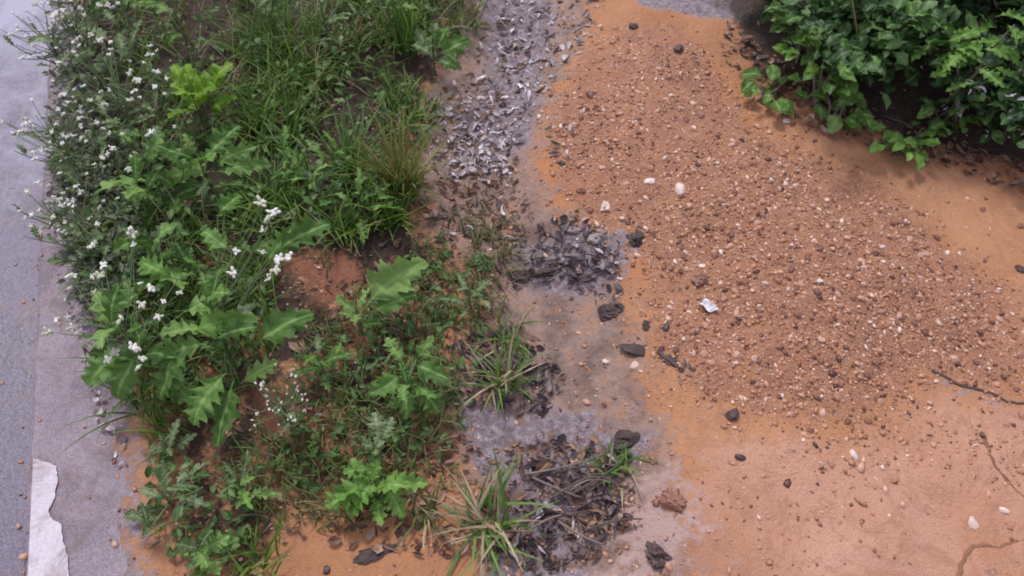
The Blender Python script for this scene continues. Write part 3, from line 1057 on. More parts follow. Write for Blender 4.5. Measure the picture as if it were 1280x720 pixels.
dead_leaves([(330, 300), (560, 280), (600, 420), (560, 600), (320, 600)], 26, ['litter_brown', 'litter_brown', 'litter'], (0.02, 0.05),
            'small brown dead leaf between the weeds of the verge', 'dead leaves between the verge weeds', 27)
dead_leaves([(680, 160), (720, 150), (735, 200), (700, 215)], 10, ['litter_pale', 'litter'], (0.02, 0.045),
            'lilac grey leaf bit at the left edge of the gravel fan', 'leaf bits at the gravel edge', 28)


dead_leaves([(555, 165), (600, 140), (635, 175), (630, 215), (570, 220)], 26, ['scrap', 'litter_pale'], (0.012, 0.034),
            'whitish wet leaf scrap on the mud right of the yellow green grass tuft', 'whitish scraps right of the tuft', 30, 0.012)
dead_leaves([(640, 320), (700, 285), (760, 300), (775, 345), (720, 350), (660, 360)], 24, ['litter'], (0.016, 0.05),
            'blackish leaf scrap matted onto the grey mud clods', 'blackish scraps on the mud clods', 33, 0.016)
dead_leaves([(765, 380), (800, 400), (880, 470), (850, 480), (770, 420)], 9, ['litter'], (0.012, 0.03),
            'blackish leaf scrap trailing past the long bark piece', 'blackish scraps by the bark pieces', 34, 0.004)
LITTER_BITS = [
    ([(640, 560), (700, 545), (785, 560), (795, 630), (760, 680), (690, 720), (610, 700), (640, 630)], 520, 'bits_dark', 0.008),
    ([(620, 560), (700, 540), (800, 560), (810, 640), (760, 700), (690, 720), (600, 700), (630, 630)], 240, 'bits_brown', 0.007),
    ([(540, 120), (600, 90), (660, 150), (640, 230), (560, 240), (530, 190)], 300, 'bits_pale', 0.010),
    ([(540, 120), (600, 90), (660, 150), (640, 230), (560, 240), (530, 190)], 200, 'bits_brown', 0.006),
    ([(545, 130), (600, 110), (650, 150), (640, 220), (565, 228)], 170, 'bits_white', 0.012),
    ([(610, 10), (650, -15), (700, 20), (680, 120), (640, 130), (620, 60)], 110, 'bits_white', 0.008),
    ([(590, 10), (640, -25), (770, -20), (730, 60), (690, 100), (670, 170), (600, 110)], 260, 'bits_pale', 0.007),
    ([(590, 10), (640, -25), (770, -20), (730, 60), (690, 100), (670, 170), (600, 110)], 180, 'bits_brown', 0.006),
    ([(510, 230), (640, 210), (670, 280), (640, 310), (600, 420), (560, 330)], 420, 'bits_brown', 0.008),
    ([(560, 430), (640, 400), (720, 480), (680, 520), (570, 510)], 300, 'bits_dark', 0.01),
    ([(560, 540), (640, 560), (640, 680), (560, 700), (400, 680), (500, 600)], 260, 'bits_brown', 0.008),
    ([(640, 290), (720, 265), (780, 310), (770, 400), (700, 350), (640, 370)], 260, 'bits_dark', 0.010),
    ([(660, 280), (720, 260), (780, 300), (770, 340), (690, 330)], 30, 'bits_pale', 0.010),
    ([(160, 420), (400, 300), (560, 300), (600, 440), (540, 640), (300, 700), (190, 640)], 480, 'bits_brown', 0.01),
    ([(60, 30), (120, 0), (150, 300), (110, 440), (160, 540), (150, 600), (100, 440), (60, 300)], 520, 'bits_pale', 0.012),
    ([(900, 20), (960, 70), (1080, 130), (1180, 175), (1290, 205), (1290, 245), (1150, 205), (990, 160), (900, 80)], 620, 'bits_brown', 0.012),
]


def litter_bits():
    r = random.Random(77)
    mbs = {k: MB() for k in ('bits_dark', 'bits_brown', 'bits_pale', 'bits_white')}
    for k, (poly, n, mt, lift) in enumerate(LITTER_BITS):
        for u, v in scatter_px(poly, n, 300 + k):
            p = G(u, v) + Vector((0, 0, r.uniform(0.0, lift)))
            ln = 0.004 + 0.016 * r.random() ** 2.2
            wd = ln * r.uniform(0.08, 0.55)
            ln *= r.choice((0.6, 0.8, 1.0, 1.0))
            m = Matrix.Translation(p) @ Euler((r.gauss(0, .28), r.gauss(0, .28), r.uniform(0, 6.28))).to_matrix().to_4x4()
            V = [m @ Vector(q) for q in ((0, -ln, 0), (wd, -ln * r.uniform(.2, .6), wd * .3), (wd * r.uniform(.6, 1), ln * r.uniform(.2, .6), wd * .5), (0, ln, 0), (-wd * r.uniform(.6, 1), ln * r.uniform(.1, .6), wd * .4), (-wd, -ln * r.uniform(.2, .6), wd * .2), (0, 0, -wd * .3))]
            mbs[mt].add(V, [(0, 1, 6), (1, 2, 6), (2, 3, 6), (3, 4, 6), (4, 5, 6), (5, 0, 6)], [(0.2, 0.5)] * 7)
    for mt, lb in (('bits_dark', 'dark crumbs of rotted leaves in the litter heap and mud channel'), ('bits_brown', 'brown crumbs of dead leaves on the soil between the weeds'), ('bits_pale', 'pale shiny crumbs of dead leaves along the kerb and upper channel'),
                   ('bits_white', 'whitish wet flecks on the mud of the upper channel')):
        tag(link('leaf_litter', mbs[mt].mesh('leaf_litter', mt, False)), lb, 'leaf litter', kind='stuff')


litter_bits()


def twig(pts, r0, r1, label, group=None, mat='twig', name='twig'):
    mb = MB()
    c = Vector(pts[0])
    tube(mb, [Vector(p) - c for p in pts], r0, r1, 6)
    o = link(name, mb.mesh(name, mat))
    o.location = c
    return tag(o, label, 'twig' if name == 'twig' else 'root', group)


def lay(px, lift=0.003):
    out = []
    for i in range(len(px) - 1):
        for k in range(5):
            t = k / 5
            p = G(px[i][0] * (1 - t) + px[i + 1][0] * t, px[i][1] * (1 - t) + px[i + 1][1] * t)
            out.append(p + Vector((rng.uniform(-.002, .002), rng.uniform(-.002, .002), lift + rng.uniform(-.001, .001))))
    p = G(*px[-1])
    out.append(p + Vector((0, 0, lift)))
    return out


twig(lay([(1228, 540), (1240, 575), (1250, 590), (1270, 612), (1300, 640)], -0.003), 0.0052, 0.0042, 'brown root half buried in sand at the right edge', 'roots', 'root', 'root')
twig(lay([(1196, 735), (1203, 700), (1216, 684), (1230, 681), (1250, 684), (1270, 676), (1300, 674)], -0.003), 0.0054, 0.0042, 'curved brown root arching over sand in the bottom right corner', 'roots', 'root', 'root')
twig(lay([(1165, 462), (1200, 482), (1240, 492), (1260, 503), (1290, 505)], 0.0), 0.0038, 0.0025, 'grey twig along the lower right edge of the gravel', 'single twigs')
twig(lay([(655, 300), (610, 300), (590, 292)], 0.004), 0.003, 0.002, 'thin brown twig left of the grey mud clods', 'single twigs')
twig(lay([(820, 440), (850, 462)], 0.004), 0.003, 0.002, 'short twig touching the long bark piece', 'single twigs')
twig(lay([(1100, 152), (1150, 168), (1195, 172)], 0.02), 0.003, 0.002, 'thin twig under the dark shrub foot', 'single twigs')
for k, (u, v) in enumerate(scatter_px([(640, 580), (780, 570), (770, 660), (640, 700)], 14, 61)):
    a = rng.uniform(-0.6, 0.6)
    d = rng.uniform(18, 45)
    pts = bez(G(u - d * math.cos(a), v - d * math.sin(a)) + Vector((0, 0, 0.012)), G(u, v + rng.uniform(-14, 14)) + Vector((0, 0, 0.035)), G(u + d * math.cos(a), v + d * math.sin(a)) + Vector((0, 0, 0.012)))
    twig(pts, 0.0028, 0.0016, 'thin dark twig in the litter heap at the bottom centre', 'twigs in the bottom litter heap')


# ------------------------------------------------------------------ weeds
KINDW = {'lobed': 0.27, 'jagged': 0.36, 'ovate': 0.24, 'strap': 0.06}


def weed(name, label, cat, group, base_px, h, seed, leaves=12, leaf_len=0.12, kind='lobed', mat='weed', lean=(0, 0), flowers=(), corymb=0, spread=0.1,
         leaf_px=(), head_r=0.0055, wid=None, low=0.12, branches=0, stem_r=0.0028, pitch=(0.1, 0.9), top_tuft=0):
    r = random.Random(seed)
    base = G(*base_px)
    root = empty(name, base)
    tag(root, label, cat, group)
    wid = wid or KINDW[kind]
    smb = MB()
    top = Vector((lean[0], lean[1], h))
    midp = Vector((lean[0] * 0.25 + r.uniform(-.01, .01), lean[1] * 0.25 + r.uniform(-.01, .01), h * 0.55))
    axis_ = bez((0, 0, -0.01), midp, top, 9)
    tube(smb, axis_, stem_r, stem_r * 0.5)

    def at(t):
        t = max(0, min(0.999, t)) * 9
        i = int(t)
        return axis_[i].lerp(axis_[i + 1], t - i)
    axes = [(axis_, 1.0)]
    for b in range(branches):
        t0 = r.uniform(0.15, 0.55)
        a = b * 2.4 + r.uniform(-.4, .4)
        s = at(t0)
        e = s + Vector((math.cos(a), math.sin(a), 0)) * spread * r.uniform(0.7, 1.2) + Vector((0, 0, (h - s.z) * r.uniform(0.6, 1.0)))
        br = bez(s, s.lerp(e, 0.5) + Vector((math.cos(a), math.sin(a), 0)) * spread * 0.2, e, 9)
        tube(smb, br, stem_r * 0.7, stem_r * 0.35)
        axes.append((br, 0.8))
    a = r.uniform(0, 6.28)
    for i in range(leaves):
        ax, sc_ = axes[i % len(axes)]
        t = low + (1 - low) * (i + r.random()) / max(1, leaves) * 0.97
        tt = t * 9
        k = min(8, int(tt))
        s = ax[k].lerp(ax[k + 1], tt - k)
        a += 2.4 + r.uniform(-.4, .4)
        ln = leaf_len * (1.1 - 0.5 * t) * r.uniform(0.5, 1.25) * sc_
        el = pitch[0] + (pitch[1] - pitch[0]) * t + r.uniform(-.2, .2)
        d = Vector((math.cos(a) * math.cos(el), math.sin(a) * math.cos(el), math.sin(el)))
        m = leaf_mesh(kind, wid, 'fresh' if mat == 'weed' and r.random() < 0.14 else 'weed_grey' if mat == 'weed' and r.random() < 0.2 else mat, r.randrange(7))
        link('leaf', m, root, orient(s, s + d * ln, roll=r.uniform(-.5, .5)))
    for i in range(top_tuft):
        a += 2.4
        el = r.uniform(0.5, 1.1)
        d = Vector((math.cos(a) * math.cos(el), math.sin(a) * math.cos(el), math.sin(el)))
        s = axis_[-1] - Vector((0, 0, 0.005))
        link('leaf', leaf_mesh(kind, wid, mat, r.randrange(7)), root, orient(s, s + d * leaf_len * 0.6 * r.uniform(.7, 1.1), roll=r.uniform(-.5, .5)))
    for lp in leaf_px:
        u0, v0, z0, u1, v1, z1, kd, w, mt = lp
        b0 = P(u0, v0, z0) - base
        b1 = P(u1, v1, z1) - base
        link('leaf', leaf_mesh(kd, w, mt, r.randrange(7)), root, orient(b0, b1, up=(0, -0.35, 1), roll=r.uniform(-.3, .3)))
        # stalk back to the stem
        t = min(0.9, max(0.05, b0.z / max(h, 0.02) * 0.7))
        s = at(t)
        tube(smb, bez(s, (s + b0) * 0.5 + Vector((0, 0, 0.015)), b0, 5), 0.0016, 0.0012, 4)
    heads = []
    for u, v, z in flowers:
        heads.append(P(u, v, z) - base)
    for c in range(corymb):
        a = r.uniform(0, 6.28)
        q = math.sqrt(r.random()) * spread
        heads.append(axis_[-1] + Vector((math.cos(a) * q, math.sin(a) * q, r.uniform(-0.02, 0.045))))
    for hd in heads:
        s = at(r.uniform(0.55, 0.98))
        mid_ = s.lerp(hd, 0.55) + Vector((r.uniform(-.01, .01), r.uniform(-.01, .01), -0.012))
        tube(smb, bez(s, mid_, hd, 5), 0.0011, 0.0008, 4)
        rr = head_r * r.uniform(0.6, 1.25)
        mtx = Matrix.Translation(hd) @ Euler((r.uniform(-.5, .5), r.uniform(-.5, .5), r.uniform(0, 6))).to_matrix().to_4x4() @ Matrix.Scale(rr, 4)
        link('flower_head', HEADS[r.randrange(6)], root, mtx)
    link('stem', smb.mesh('stem', 'stem'), root)
    return root


GW = 'white flowered weeds on the verge'
lo, jg, ov = 'lobed', 'jagged', 'ovate'
weed('flowering_weed', 'white flowered weed with one broad toothed leaf, beside the patch of bare red soil', 'weed', GW, (292, 455), 0.24, 1, 7, 0.12,
     leaf_px=[(318, 430, .14, 388, 384, .17, jg, .36, 'weed'), (345, 316, .16, 408, 268, .2, lo, .3, 'weed'), (290, 316, .17, 248, 284, .2, jg, .3, 'weed'),
              (272, 272, .14, 302, 240, .16, jg, .4, 'fresh'), (236, 416, .16, 318, 383, .2, jg, .25, 'fresh'), (270, 425, .17, 318, 400, .2, lo, .3, 'weed'),
              (283, 466, .12, 234, 536, .10, lo, .32, 'weed'), (292, 475, .10, 276, 560, .07, jg, .3, 'weed'), (330, 330, .15, 372, 285, .18, lo, .3, 'weed'),
              (300, 480, .08, 352, 452, .09, lo, .28, 'weed')],
     flowers=[(328, 254, .25), (343, 266, .25), (336, 274, .24), (328, 316, .25), (295, 315, .25), (293, 342, .24), (362, 321, .24), (349, 325, .24), (344, 339, .24), (329, 289, .23), (337, 347, .23)],
     lean=(0.02, 0.0), head_r=0.0085, low=0.3)
weed('flowering_weed', 'white flowered weed leaning over the kerb with drooping lobed leaves', 'weed', GW, (205, 480), 0.22, 2, 8, 0.12,
     leaf_px=[(222, 350, .18, 168, 322, .2, lo, .3, 'fresh'), (151, 442, .14, 104, 482, .10, jg, .38, 'weed'), (174, 442, .14, 140, 506, .08, jg, .34, 'weed'),
              (236, 433, .15, 192, 502, .10, lo, .34, 'weed'), (262, 428, .15, 184, 448, .14, lo, .3, 'weed'), (170, 376, .16, 120, 388, .14, jg, .36, 'weed'),
              (230, 390, .16, 290, 372, .2, lo, .3, 'weed'), (200, 470, .1, 250, 500, .08, lo, .32, 'weed')],
     flowers=[(163, 286, .24), (167, 307, .24), (166, 293, .23), (176, 355, .24), (188, 361, .24), (176, 381, .24), (204, 377, .25), (224, 367, .25), (198, 396, .25), (152, 399, .22),
              (167, 436, .22), (135, 450, .2), (174, 460, .2), (178, 449, .21), (144, 440, .2), (118, 365, .2), (89, 346, .2), (130, 333, .2), (115, 347, .2), (125, 345, .2), (85, 397, .12), (89, 411, .12), (72, 400, .12), (62, 415, .11)],
     lean=(-0.03, 0.0), head_r=0.008, low=0.3)
# upper left
weed('flowering_weed', 'white flowered weed between the lime green leaves and the kerb, thick with tiny heads', 'weed', GW, (140, 130), 0.26, 3, 16, 0.11, mat='weed_grey', corymb=34, spread=0.13, branches=4, head_r=0.0066)
weed('flowering_weed', 'sprawling white flowered weed in the top left corner beside the wet road', 'weed', GW, (110, 40), 0.26, 4, 14, 0.11, corymb=30, spread=0.14, branches=4, head_r=0.0066)
weed('flowering_weed', 'white flowered weed at the top edge behind the lime green leaves', 'weed', GW, (235, 60), 0.28, 5, 16, 0.12, corymb=16, spread=0.15, branches=4, head_r=0.0066)
weed('flowering_weed', 'low grey green weed with pinhead flowers creeping onto the kerb', 'weed', GW, (112, 240), 0.14, 6, 16, 0.07, mat='weed_grey', corymb=26, spread=0.11, branches=5, head_r=0.005)
weed('flowering_weed', 'low grey green flowered weed right behind the one leaning over the kerb', 'weed', GW, (130, 330), 0.15, 7, 16, 0.08, mat='weed_grey', corymb=20, spread=0.10, branches=5, head_r=0.005)
weed('flowering_weed', 'dark green flowered weed below the lime green leaves', 'weed', GW, (215, 270), 0.2, 8, 16, 0.13, corymb=8, spread=0.1, branches=3, head_r=0.0056)
weed('flowering_weed', 'thin weed with a spray of seed like white specks beside bare red soil', 'weed', GW, (368, 545), 0.13, 9, 5, 0.06, mat='weed_grey', corymb=38, spread=0.055, branches=3, head_r=0.0026)
weed('flowering_weed', 'dull green weed with scattered white heads at the top edge beside the grey twiggy weed', 'weed', GW, (320, 35), 0.26, 10, 16, 0.12, mat='weed_grey', corymb=12, spread=0.16, branches=4, head_r=0.0055)
weed('flowering_weed', 'wispy flowered weed overhanging the wet road at its brightest spot', 'weed', GW, (92, 105), 0.16, 41, 14, 0.06, mat='weed_grey', corymb=34, spread=0.12, branches=5, head_r=0.005, wid=0.2)
weed('flowering_weed', 'wispy flowered weed on the kerb halfway up the left side', 'weed', GW, (88, 205), 0.12, 42, 12, 0.05, mat='weed_grey', corymb=34, spread=0.10, branches=5, head_r=0.005, wid=0.2)
weed('flowering_weed', 'wispy flowered weed on the kerb nearest the bare concrete', 'weed', GW, (92, 300), 0.10, 43, 12, 0.05, mat='weed_grey', corymb=26, spread=0.09, branches=5, head_r=0.005, wid=0.2)
weed('flowering_weed', 'bushy flowered weed with many tiny heads beside the lime green leaves', 'weed', GW, (185, 200), 0.24, 44, 18, 0.09, mat='weed_grey', corymb=34, spread=0.13, branches=5, head_r=0.0056, wid=0.2)
weed('flowering_weed', 'pale flowered weed at the very top near the road corner', 'weed', GW, (170, 0), 0.26, 45, 16, 0.09, mat='weed_grey', corymb=40, spread=0.17, branches=5, head_r=0.005, wid=0.22)
GL = 'leafy weeds on the verge'
weed('leafy_weed', 'lime green broad leaved weed standing out in the upper left weeds', 'weed', GL, (258, 165), 0.13, 11, 5, 0.12, kind='jagged', mat='lime', low=0.3, pitch=(0.2, 1.0),
     leaf_px=[(255, 130, .12, 222, 82, .19, jg, .38, 'lime'), (262, 125, .12, 288, 72, .2, jg, .4, 'lime'), (258, 135, .1, 240, 112, .15, jg, .4, 'lime'), (265, 140, .1, 295, 118, .14, jg, .34, 'lime')])
weed('leafy_weed', 'weed with long dark leaves spreading sideways below the lime green leaves', 'weed', GL, (265, 240), 0.14, 12, 8, 0.13, mat='weed', kind='lobed',
     leaf_px=[(262, 215, .1, 190, 222, .12, lo, .2, 'weed'), (270, 215, .1, 340, 204, .13, lo, .2, 'weed'), (265, 225, .08, 210, 255, .08, jg, .3, 'weed'), (268, 210, .1, 320, 180, .16, lo, .22, 'weed')])
weed('leafy_weed', 'weed with broad pale toothed leaves at the top of the mud channel edge', 'weed', GL, (545, 95), 0.13, 13, 4, 0.1, kind='jagged', mat='weed_grey',
     leaf_px=[(545, 70, .1, 592, 52, .13, jg, .38, 'weed'), (540, 72, .1, 515, 52, .12, jg, .4, 'weed_grey'), (545, 65, .1, 560, 30, .15, jg, .36, 'weed'), (550, 78, .08, 578, 85, .08, jg, .36, 'weed')])
weed('leafy_weed', 'weed with two large upright toothed leaves right of the bare red soil', 'weed', GL, (455, 420), 0.11, 14, 4, 0.08, mat='weed',
     leaf_px=[(455, 385, .08, 523, 312, .14, jg, .34, 'weed'), (462, 392, .07, 518, 362, .11, jg, .28, 'weed'), (450, 395, .07, 415, 372, .1, lo, .2, 'weed')])
weed('leafy_weed', 'weed with a cluster of glossy lobed leaves in the middle of the lower verge', 'weed', GL, (512, 505), 0.10, 15, 5, 0.08, mat='weed',
     leaf_px=[(505, 465, .09, 466, 500, .08, jg, .38, 'weed'), (515, 455, .09, 562, 472, .1, jg, .36, 'weed'), (520, 480, .08, 552, 518, .06, lo, .36, 'weed'), (505, 482, .08, 512, 524, .05, jg, .4, 'weed'),
              (505, 455, .1, 482, 420, .13, lo, .3, 'weed'), (520, 450, .1, 545, 420, .13, jg, .3, 'weed')])
weed('leafy_weed', 'small weed with a pale whitish green top above the fresh green ferny weed', 'weed', GL, (476, 585), 0.09, 16, 3, 0.06, mat='weed_grey', kind='lobed', top_tuft=5,
     leaf_px=[(476, 550, .09, 470, 512, .12, lo, .38, 'weed_grey'), (478, 552, .09, 490, 520, .12, lo, .36, 'weed_grey')])
weed('leafy_weed', 'fresh green ferny weed near the bottom of the verge', 'weed', GL, (470, 625), 0.08, 17, 8, 0.09, mat='fresh', kind='lobed', low=0.05,
     leaf_px=[(470, 595, .06, 402, 636, .05, lo, .3, 'fresh'), (468, 600, .06, 435, 650, .04, lo, .32, 'fresh'), (476, 592, .06, 535, 612, .06, lo, .26, 'fresh'), (480, 600, .05, 505, 650, .03, lo, .28, 'fresh'), (472, 585, .07, 425, 590, .08, lo, .26, 'fresh')])
weed('leafy_weed', 'small rosette weed of curled lobed leaves near the bottom left of the verge', 'weed', GL, (262, 700), 0.06, 18, 12, 0.075, mat='weed', kind='lobed', low=0.05, pitch=(0.1, 0.7), wid=0.34)
weed('leafy_weed', 'low feathery grey green weed beside the kerb above the rosette weed', 'weed', GL, (215, 635), 0.09, 19, 20, 0.08, mat='weed_grey', kind='lobed', branches=4, spread=0.09, wid=0.2)
weed('leafy_weed', 'small weed hugging the bare soil between the kerb and the leaning flowered weed', 'weed', GL, (215, 575), 0.07, 20, 9, 0.07, mat='weed_grey', kind='lobed', wid=0.2)
weed('leafy_weed', 'thin dark weed between the feathery weed and the red soil patch', 'weed', GL, (310, 620), 0.08, 21, 8, 0.07, mat='weed', kind='lobed', wid=0.18)
weed('leafy_weed', 'dull weed with narrow lobed leaves left of the two large upright leaves', 'weed', GL, (405, 470), 0.09, 22, 10, 0.09, mat='weed', wid=0.16)
weed('leafy_weed', 'dark weed in the shade behind the flowered weed with one broad leaf', 'weed', GL, (215, 360), 0.13, 23, 14, 0.13, mat='weed', branches=2, spread=0.1)
weed('leafy_weed', 'weed with narrow feathery leaves in the middle of the dark grass', 'weed', GL, (390, 235), 0.12, 24, 14, 0.11, mat='weed', wid=0.15, branches=3, spread=0.1)
weed('leafy_weed', 'feathery dark weed at the right rim of the dark grass above bare soil', 'weed', GL, (455, 275), 0.1, 25, 12, 0.11, mat='weed', wid=0.16, branches=2, spread=0.09)
weed('leafy_weed', 'grey twiggy weed with few leaves at the top edge', 'weed', GL, (415, 75), 0.22, 26, 16, 0.09, mat='weed_grey', wid=0.16, branches=6, spread=0.17)
weed('leafy_weed', 'grey green weed at the top edge left of the broad pale toothed leaves', 'weed', GL, (490, 50), 0.2, 27, 16, 0.1, mat='weed', wid=0.18, branches=4, spread=0.13)
weed('leafy_weed', 'olive weed thicket left of the grey mud clods', 'weed', GL, (590, 385), 0.08, 28, 10, 0.07, mat='weed_grey', wid=0.18, branches=3, spread=0.06)


# ------------------------------------------------------------------ grass
def blade(mb, base, a, ln, w, lean, curl, r):
    V, U = [], []
    n = 5
    d = Vector((math.cos(a), math.sin(a), 0))
    sd = Vector((-d.y, d.x, 0))
    p = Vector(base)
    th = math.pi / 2 - lean
    for i in range(n + 1):
        t = i / n
        ww = w * (1 - t ** 1.6) + 0.0003
        V.append(p - sd * ww)
        V.append(p + sd * ww)
        U += [(0.1, t), (0.9, t)]
        p = p + (d * math.cos(th) + Vector((0, 0, math.sin(th)))) * (ln / n)
        th -= curl / n
    mb.add(V, [(2 * i, 2 * i + 1, 2 * i + 3, 2 * i + 2) for i in range(n)], U)


def grass_patch(name, label, poly_px, n, mat, ln, seed, w=0.0022, lean=(0.1, 0.9), curl=(0.3, 1.6), clump=4):
    r = random.Random(seed)
    mb = MB()
    pts = scatter_px(poly_px, n // clump, seed)
    for u, v in pts:
        p = G(u, v)
        nz = float(fbm(np.array([p.x * 5.0]), np.array([p.y * 5.0]), 61, 3)[0])
        if nz < -0.05 + r.uniform(-.08, .04):
            continue
        hs = 0.75 + 1.6 * max(0.0, nz + 0.02)
        a0 = r.uniform(0, 6.28)
        for k in range(clump):
            q = p + Vector((r.uniform(-.02, .02), r.uniform(-.02, .02), -0.003))
            blade(mb, q, a0 + r.uniform(-1.3, 1.3), hs * r.uniform(*ln), w * r.uniform(.6, 1.3), r.uniform(*lean), r.uniform(*curl), r)
    o = link(name, mb.mesh(name, mat))
    return tag(o, label, 'grass', kind='stuff')


grass_patch('grass', 'dense dark green grass in the middle of the upper verge', [(300, 150), (340, 100), (470, 80), (540, 130), (530, 240), (480, 300), (400, 310), (320, 260)], 2400, 'grass', (0.07, 0.19), 71)
grass_patch('grass', 'mixed green grass under the flowered weeds along the kerb', [(110, 20), (300, 0), (320, 150), (330, 300), (360, 480), (200, 560), (130, 450), (110, 300)], 1700, 'grass', (0.05, 0.15), 72)
grass_patch('grass', 'shaded grass at the top edge of the verge', [(280, -60), (600, -60), (590, 40), (520, 110), (320, 110)], 1500, 'grass', (0.08, 0.2), 73)
grass_patch('grass', 'thin olive grass and dry blades on the lower verge', [(420, 310), (500, 250), (580, 230), (650, 290), (640, 400), (590, 470), (560, 600), (440, 660), (320, 640), (220, 620), (330, 560), (420, 480), (390, 400)], 1600, 'grass_olive', (0.03, 0.09), 74, 0.0016)


def ground_cover(name, label, poly_px, n, mat, ln, seed, zmax):
    r = random.Random(seed)
    mb = MB()
    for u, v in scatter_px(poly_px, n, seed):
        p = G(u, v) + Vector((0, 0, r.uniform(0.003, zmax)))
        a = r.uniform(0, 6.28)
        el = r.uniform(-0.2, 0.9)
        d = Vector((math.cos(a) * math.cos(el), math.sin(a) * math.cos(el), math.sin(el)))
        V, Fc, U = leaf_geo('ovate', r.uniform(.14, .3), r.randrange(9999), r.uniform(0.2, 1.2), 0.3, 5)
        m = orient(p, p + d * r.uniform(*ln), roll=r.uniform(-.6, .6))
        keep = [(m @ q) for q in V]
        # thin the sheet across: keep every other column to stay light
        mb.add(keep, Fc, U)
    o = link(name, mb.mesh(name, mat))
    return tag(o, label, 'ground cover', kind='stuff')


ground_cover('ground_cover', 'tiny grey green creeping leaves along the kerb edge', [(75, 30), (115, 0), (170, 160), (190, 330), (150, 440), (95, 370), (75, 200)], 1500, 'grey_mass', (0.012, 0.035), 81, 0.07)
ground_cover('ground_cover', 'small leaved undergrowth beneath the flowered weeds', [(120, 0), (420, -40), (590, 0), (520, 120), (480, 280), (360, 300), (330, 460), (200, 540), (130, 440), (120, 200)], 1500, 'weed_mass', (0.010, 0.036), 82, 0.09)
grass_patch('grass', 'dry grey and straw coloured grass mixed into the top of the verge', [(300, -40), (590, -40), (590, 60), (540, 200), (480, 260), (330, 130)], 420, 'straw', (0.06, 0.17), 75, 0.0014)
grass_patch('grass', 'scattered straw coloured blades between the flowered weeds', [(100, 0), (300, 0), (330, 300), (160, 420), (100, 300)], 260, 'straw', (0.05, 0.14), 76, 0.0013)
grass_patch('grass', 'fine fresh green grass between the leafy weeds of the lower verge', [(170, 500), (330, 470), (420, 380), (560, 320), (600, 400), (570, 500), (540, 640), (420, 650), (300, 720), (180, 690)], 800, 'grass_bright', (0.03, 0.085), 78, 0.0014)
ground_cover('ground_cover', 'sparse small leaves of creeping weeds on the lower verge', [(180, 560), (330, 590), (440, 640), (560, 580), (600, 440), (620, 330), (540, 300), (430, 400), (340, 560), (300, 700), (200, 690)], 680, 'weed_mass', (0.01, 0.032), 83, 0.03)


grass_patch('grass', 'grass of the verge running on beyond the top of the picture', [(110, -30), (600, -30), (570, -330), (60, -330)], 2600, 'grass', (0.08, 0.22), 77, 0.003)
ground_cover('ground_cover', 'undergrowth of the verge running on beyond the top of the picture', [(110, -30), (600, -30), (570, -330), (60, -330)], 900, 'weed_mass', (0.03, 0.08), 84, 0.12)


def tuft(label, base_px, n, ln, mat, seed, w=0.0026, lean=(0.05, 1.0), curl=(0.3, 1.3), straw=0, adir=None):
    r = random.Random(seed)
    base = G(*base_px)
    root = empty('grass_tuft', base)
    tag(root, label, 'grass tuft', 'grass tufts')
    for nm, mt, c in (('green_blades', mat, n), ('dry_blades', 'straw', straw)):
        if c:
            mb = MB()
            for i in range(c):
                a = r.uniform(0, 6.28) if adir is None else r.gauss(adir, 0.9)
                blade(mb, (r.gauss(0, .016), r.gauss(0, .016), -0.004), a, r.uniform(*ln), w * r.uniform(.7, 1.4), r.uniform(*lean), r.uniform(*curl), r)
            link(nm, mb.mesh(nm, mt), root)
    return root


tuft('grass tuft with straw coloured blades reaching right over the wet mud', (632, 480), 26, (0.08, 0.15), 'grass_bright', 91, straw=18)
tuft('grass tuft of long green and dry blades left of the litter heap', (612, 655), 34, (0.08, 0.17), 'grass_bright', 92, straw=22, lean=(0.4, 1.2))
tuft('small tuft of short blades at the right of the litter heap', (765, 590), 26, (0.04, 0.10), 'grass_bright', 93, straw=8, lean=(0.3, 1.2))
tuft('upright yellow green grass tuft beside the silvery leaf scraps', (502, 240), 110, (0.10, 0.23), 'grass_yellow', 94, lean=(0.02, 0.6), curl=(0.1, 0.9), straw=16)
tuft('tall grass tuft at the top edge left of the broad pale leaves', (510, 60), 50, (0.12, 0.24), 'grass_bright', 95, lean=(0.02, 0.45), curl=(0.1, 0.7))
tuft('fine grass tuft below the dark grass at bare red soil', (430, 300), 40, (0.07, 0.15), 'grass', 96, straw=4)
tuft('loose green grass tuft inside the dark grass left half', (350, 250), 50, (0.08, 0.18), 'grass_bright', 97)
tuft('grass tuft in the dark grass close to the yellow green tuft', (440, 215), 60, (0.09, 0.2), 'grass_bright', 98)
tuft('thin grass tuft right of the fresh green ferny weed', (535, 640), 22, (0.05, 0.1), 'grass_olive', 99, straw=6)
tuft('pale grass tuft between the olive weed thicket and the mud', (640, 425), 18, (0.05, 0.1), 'grass_bright', 100, straw=6)
tuft('sparse grass tuft at the bottom edge below the rosette weed', (320, 715), 24, (0.05, 0.11), 'grass', 101, straw=4)
tuft('grass tuft with one stiff pale stalk behind the flowered weed', (335, 290), 20, (0.08, 0.14), 'grass', 102, straw=2)


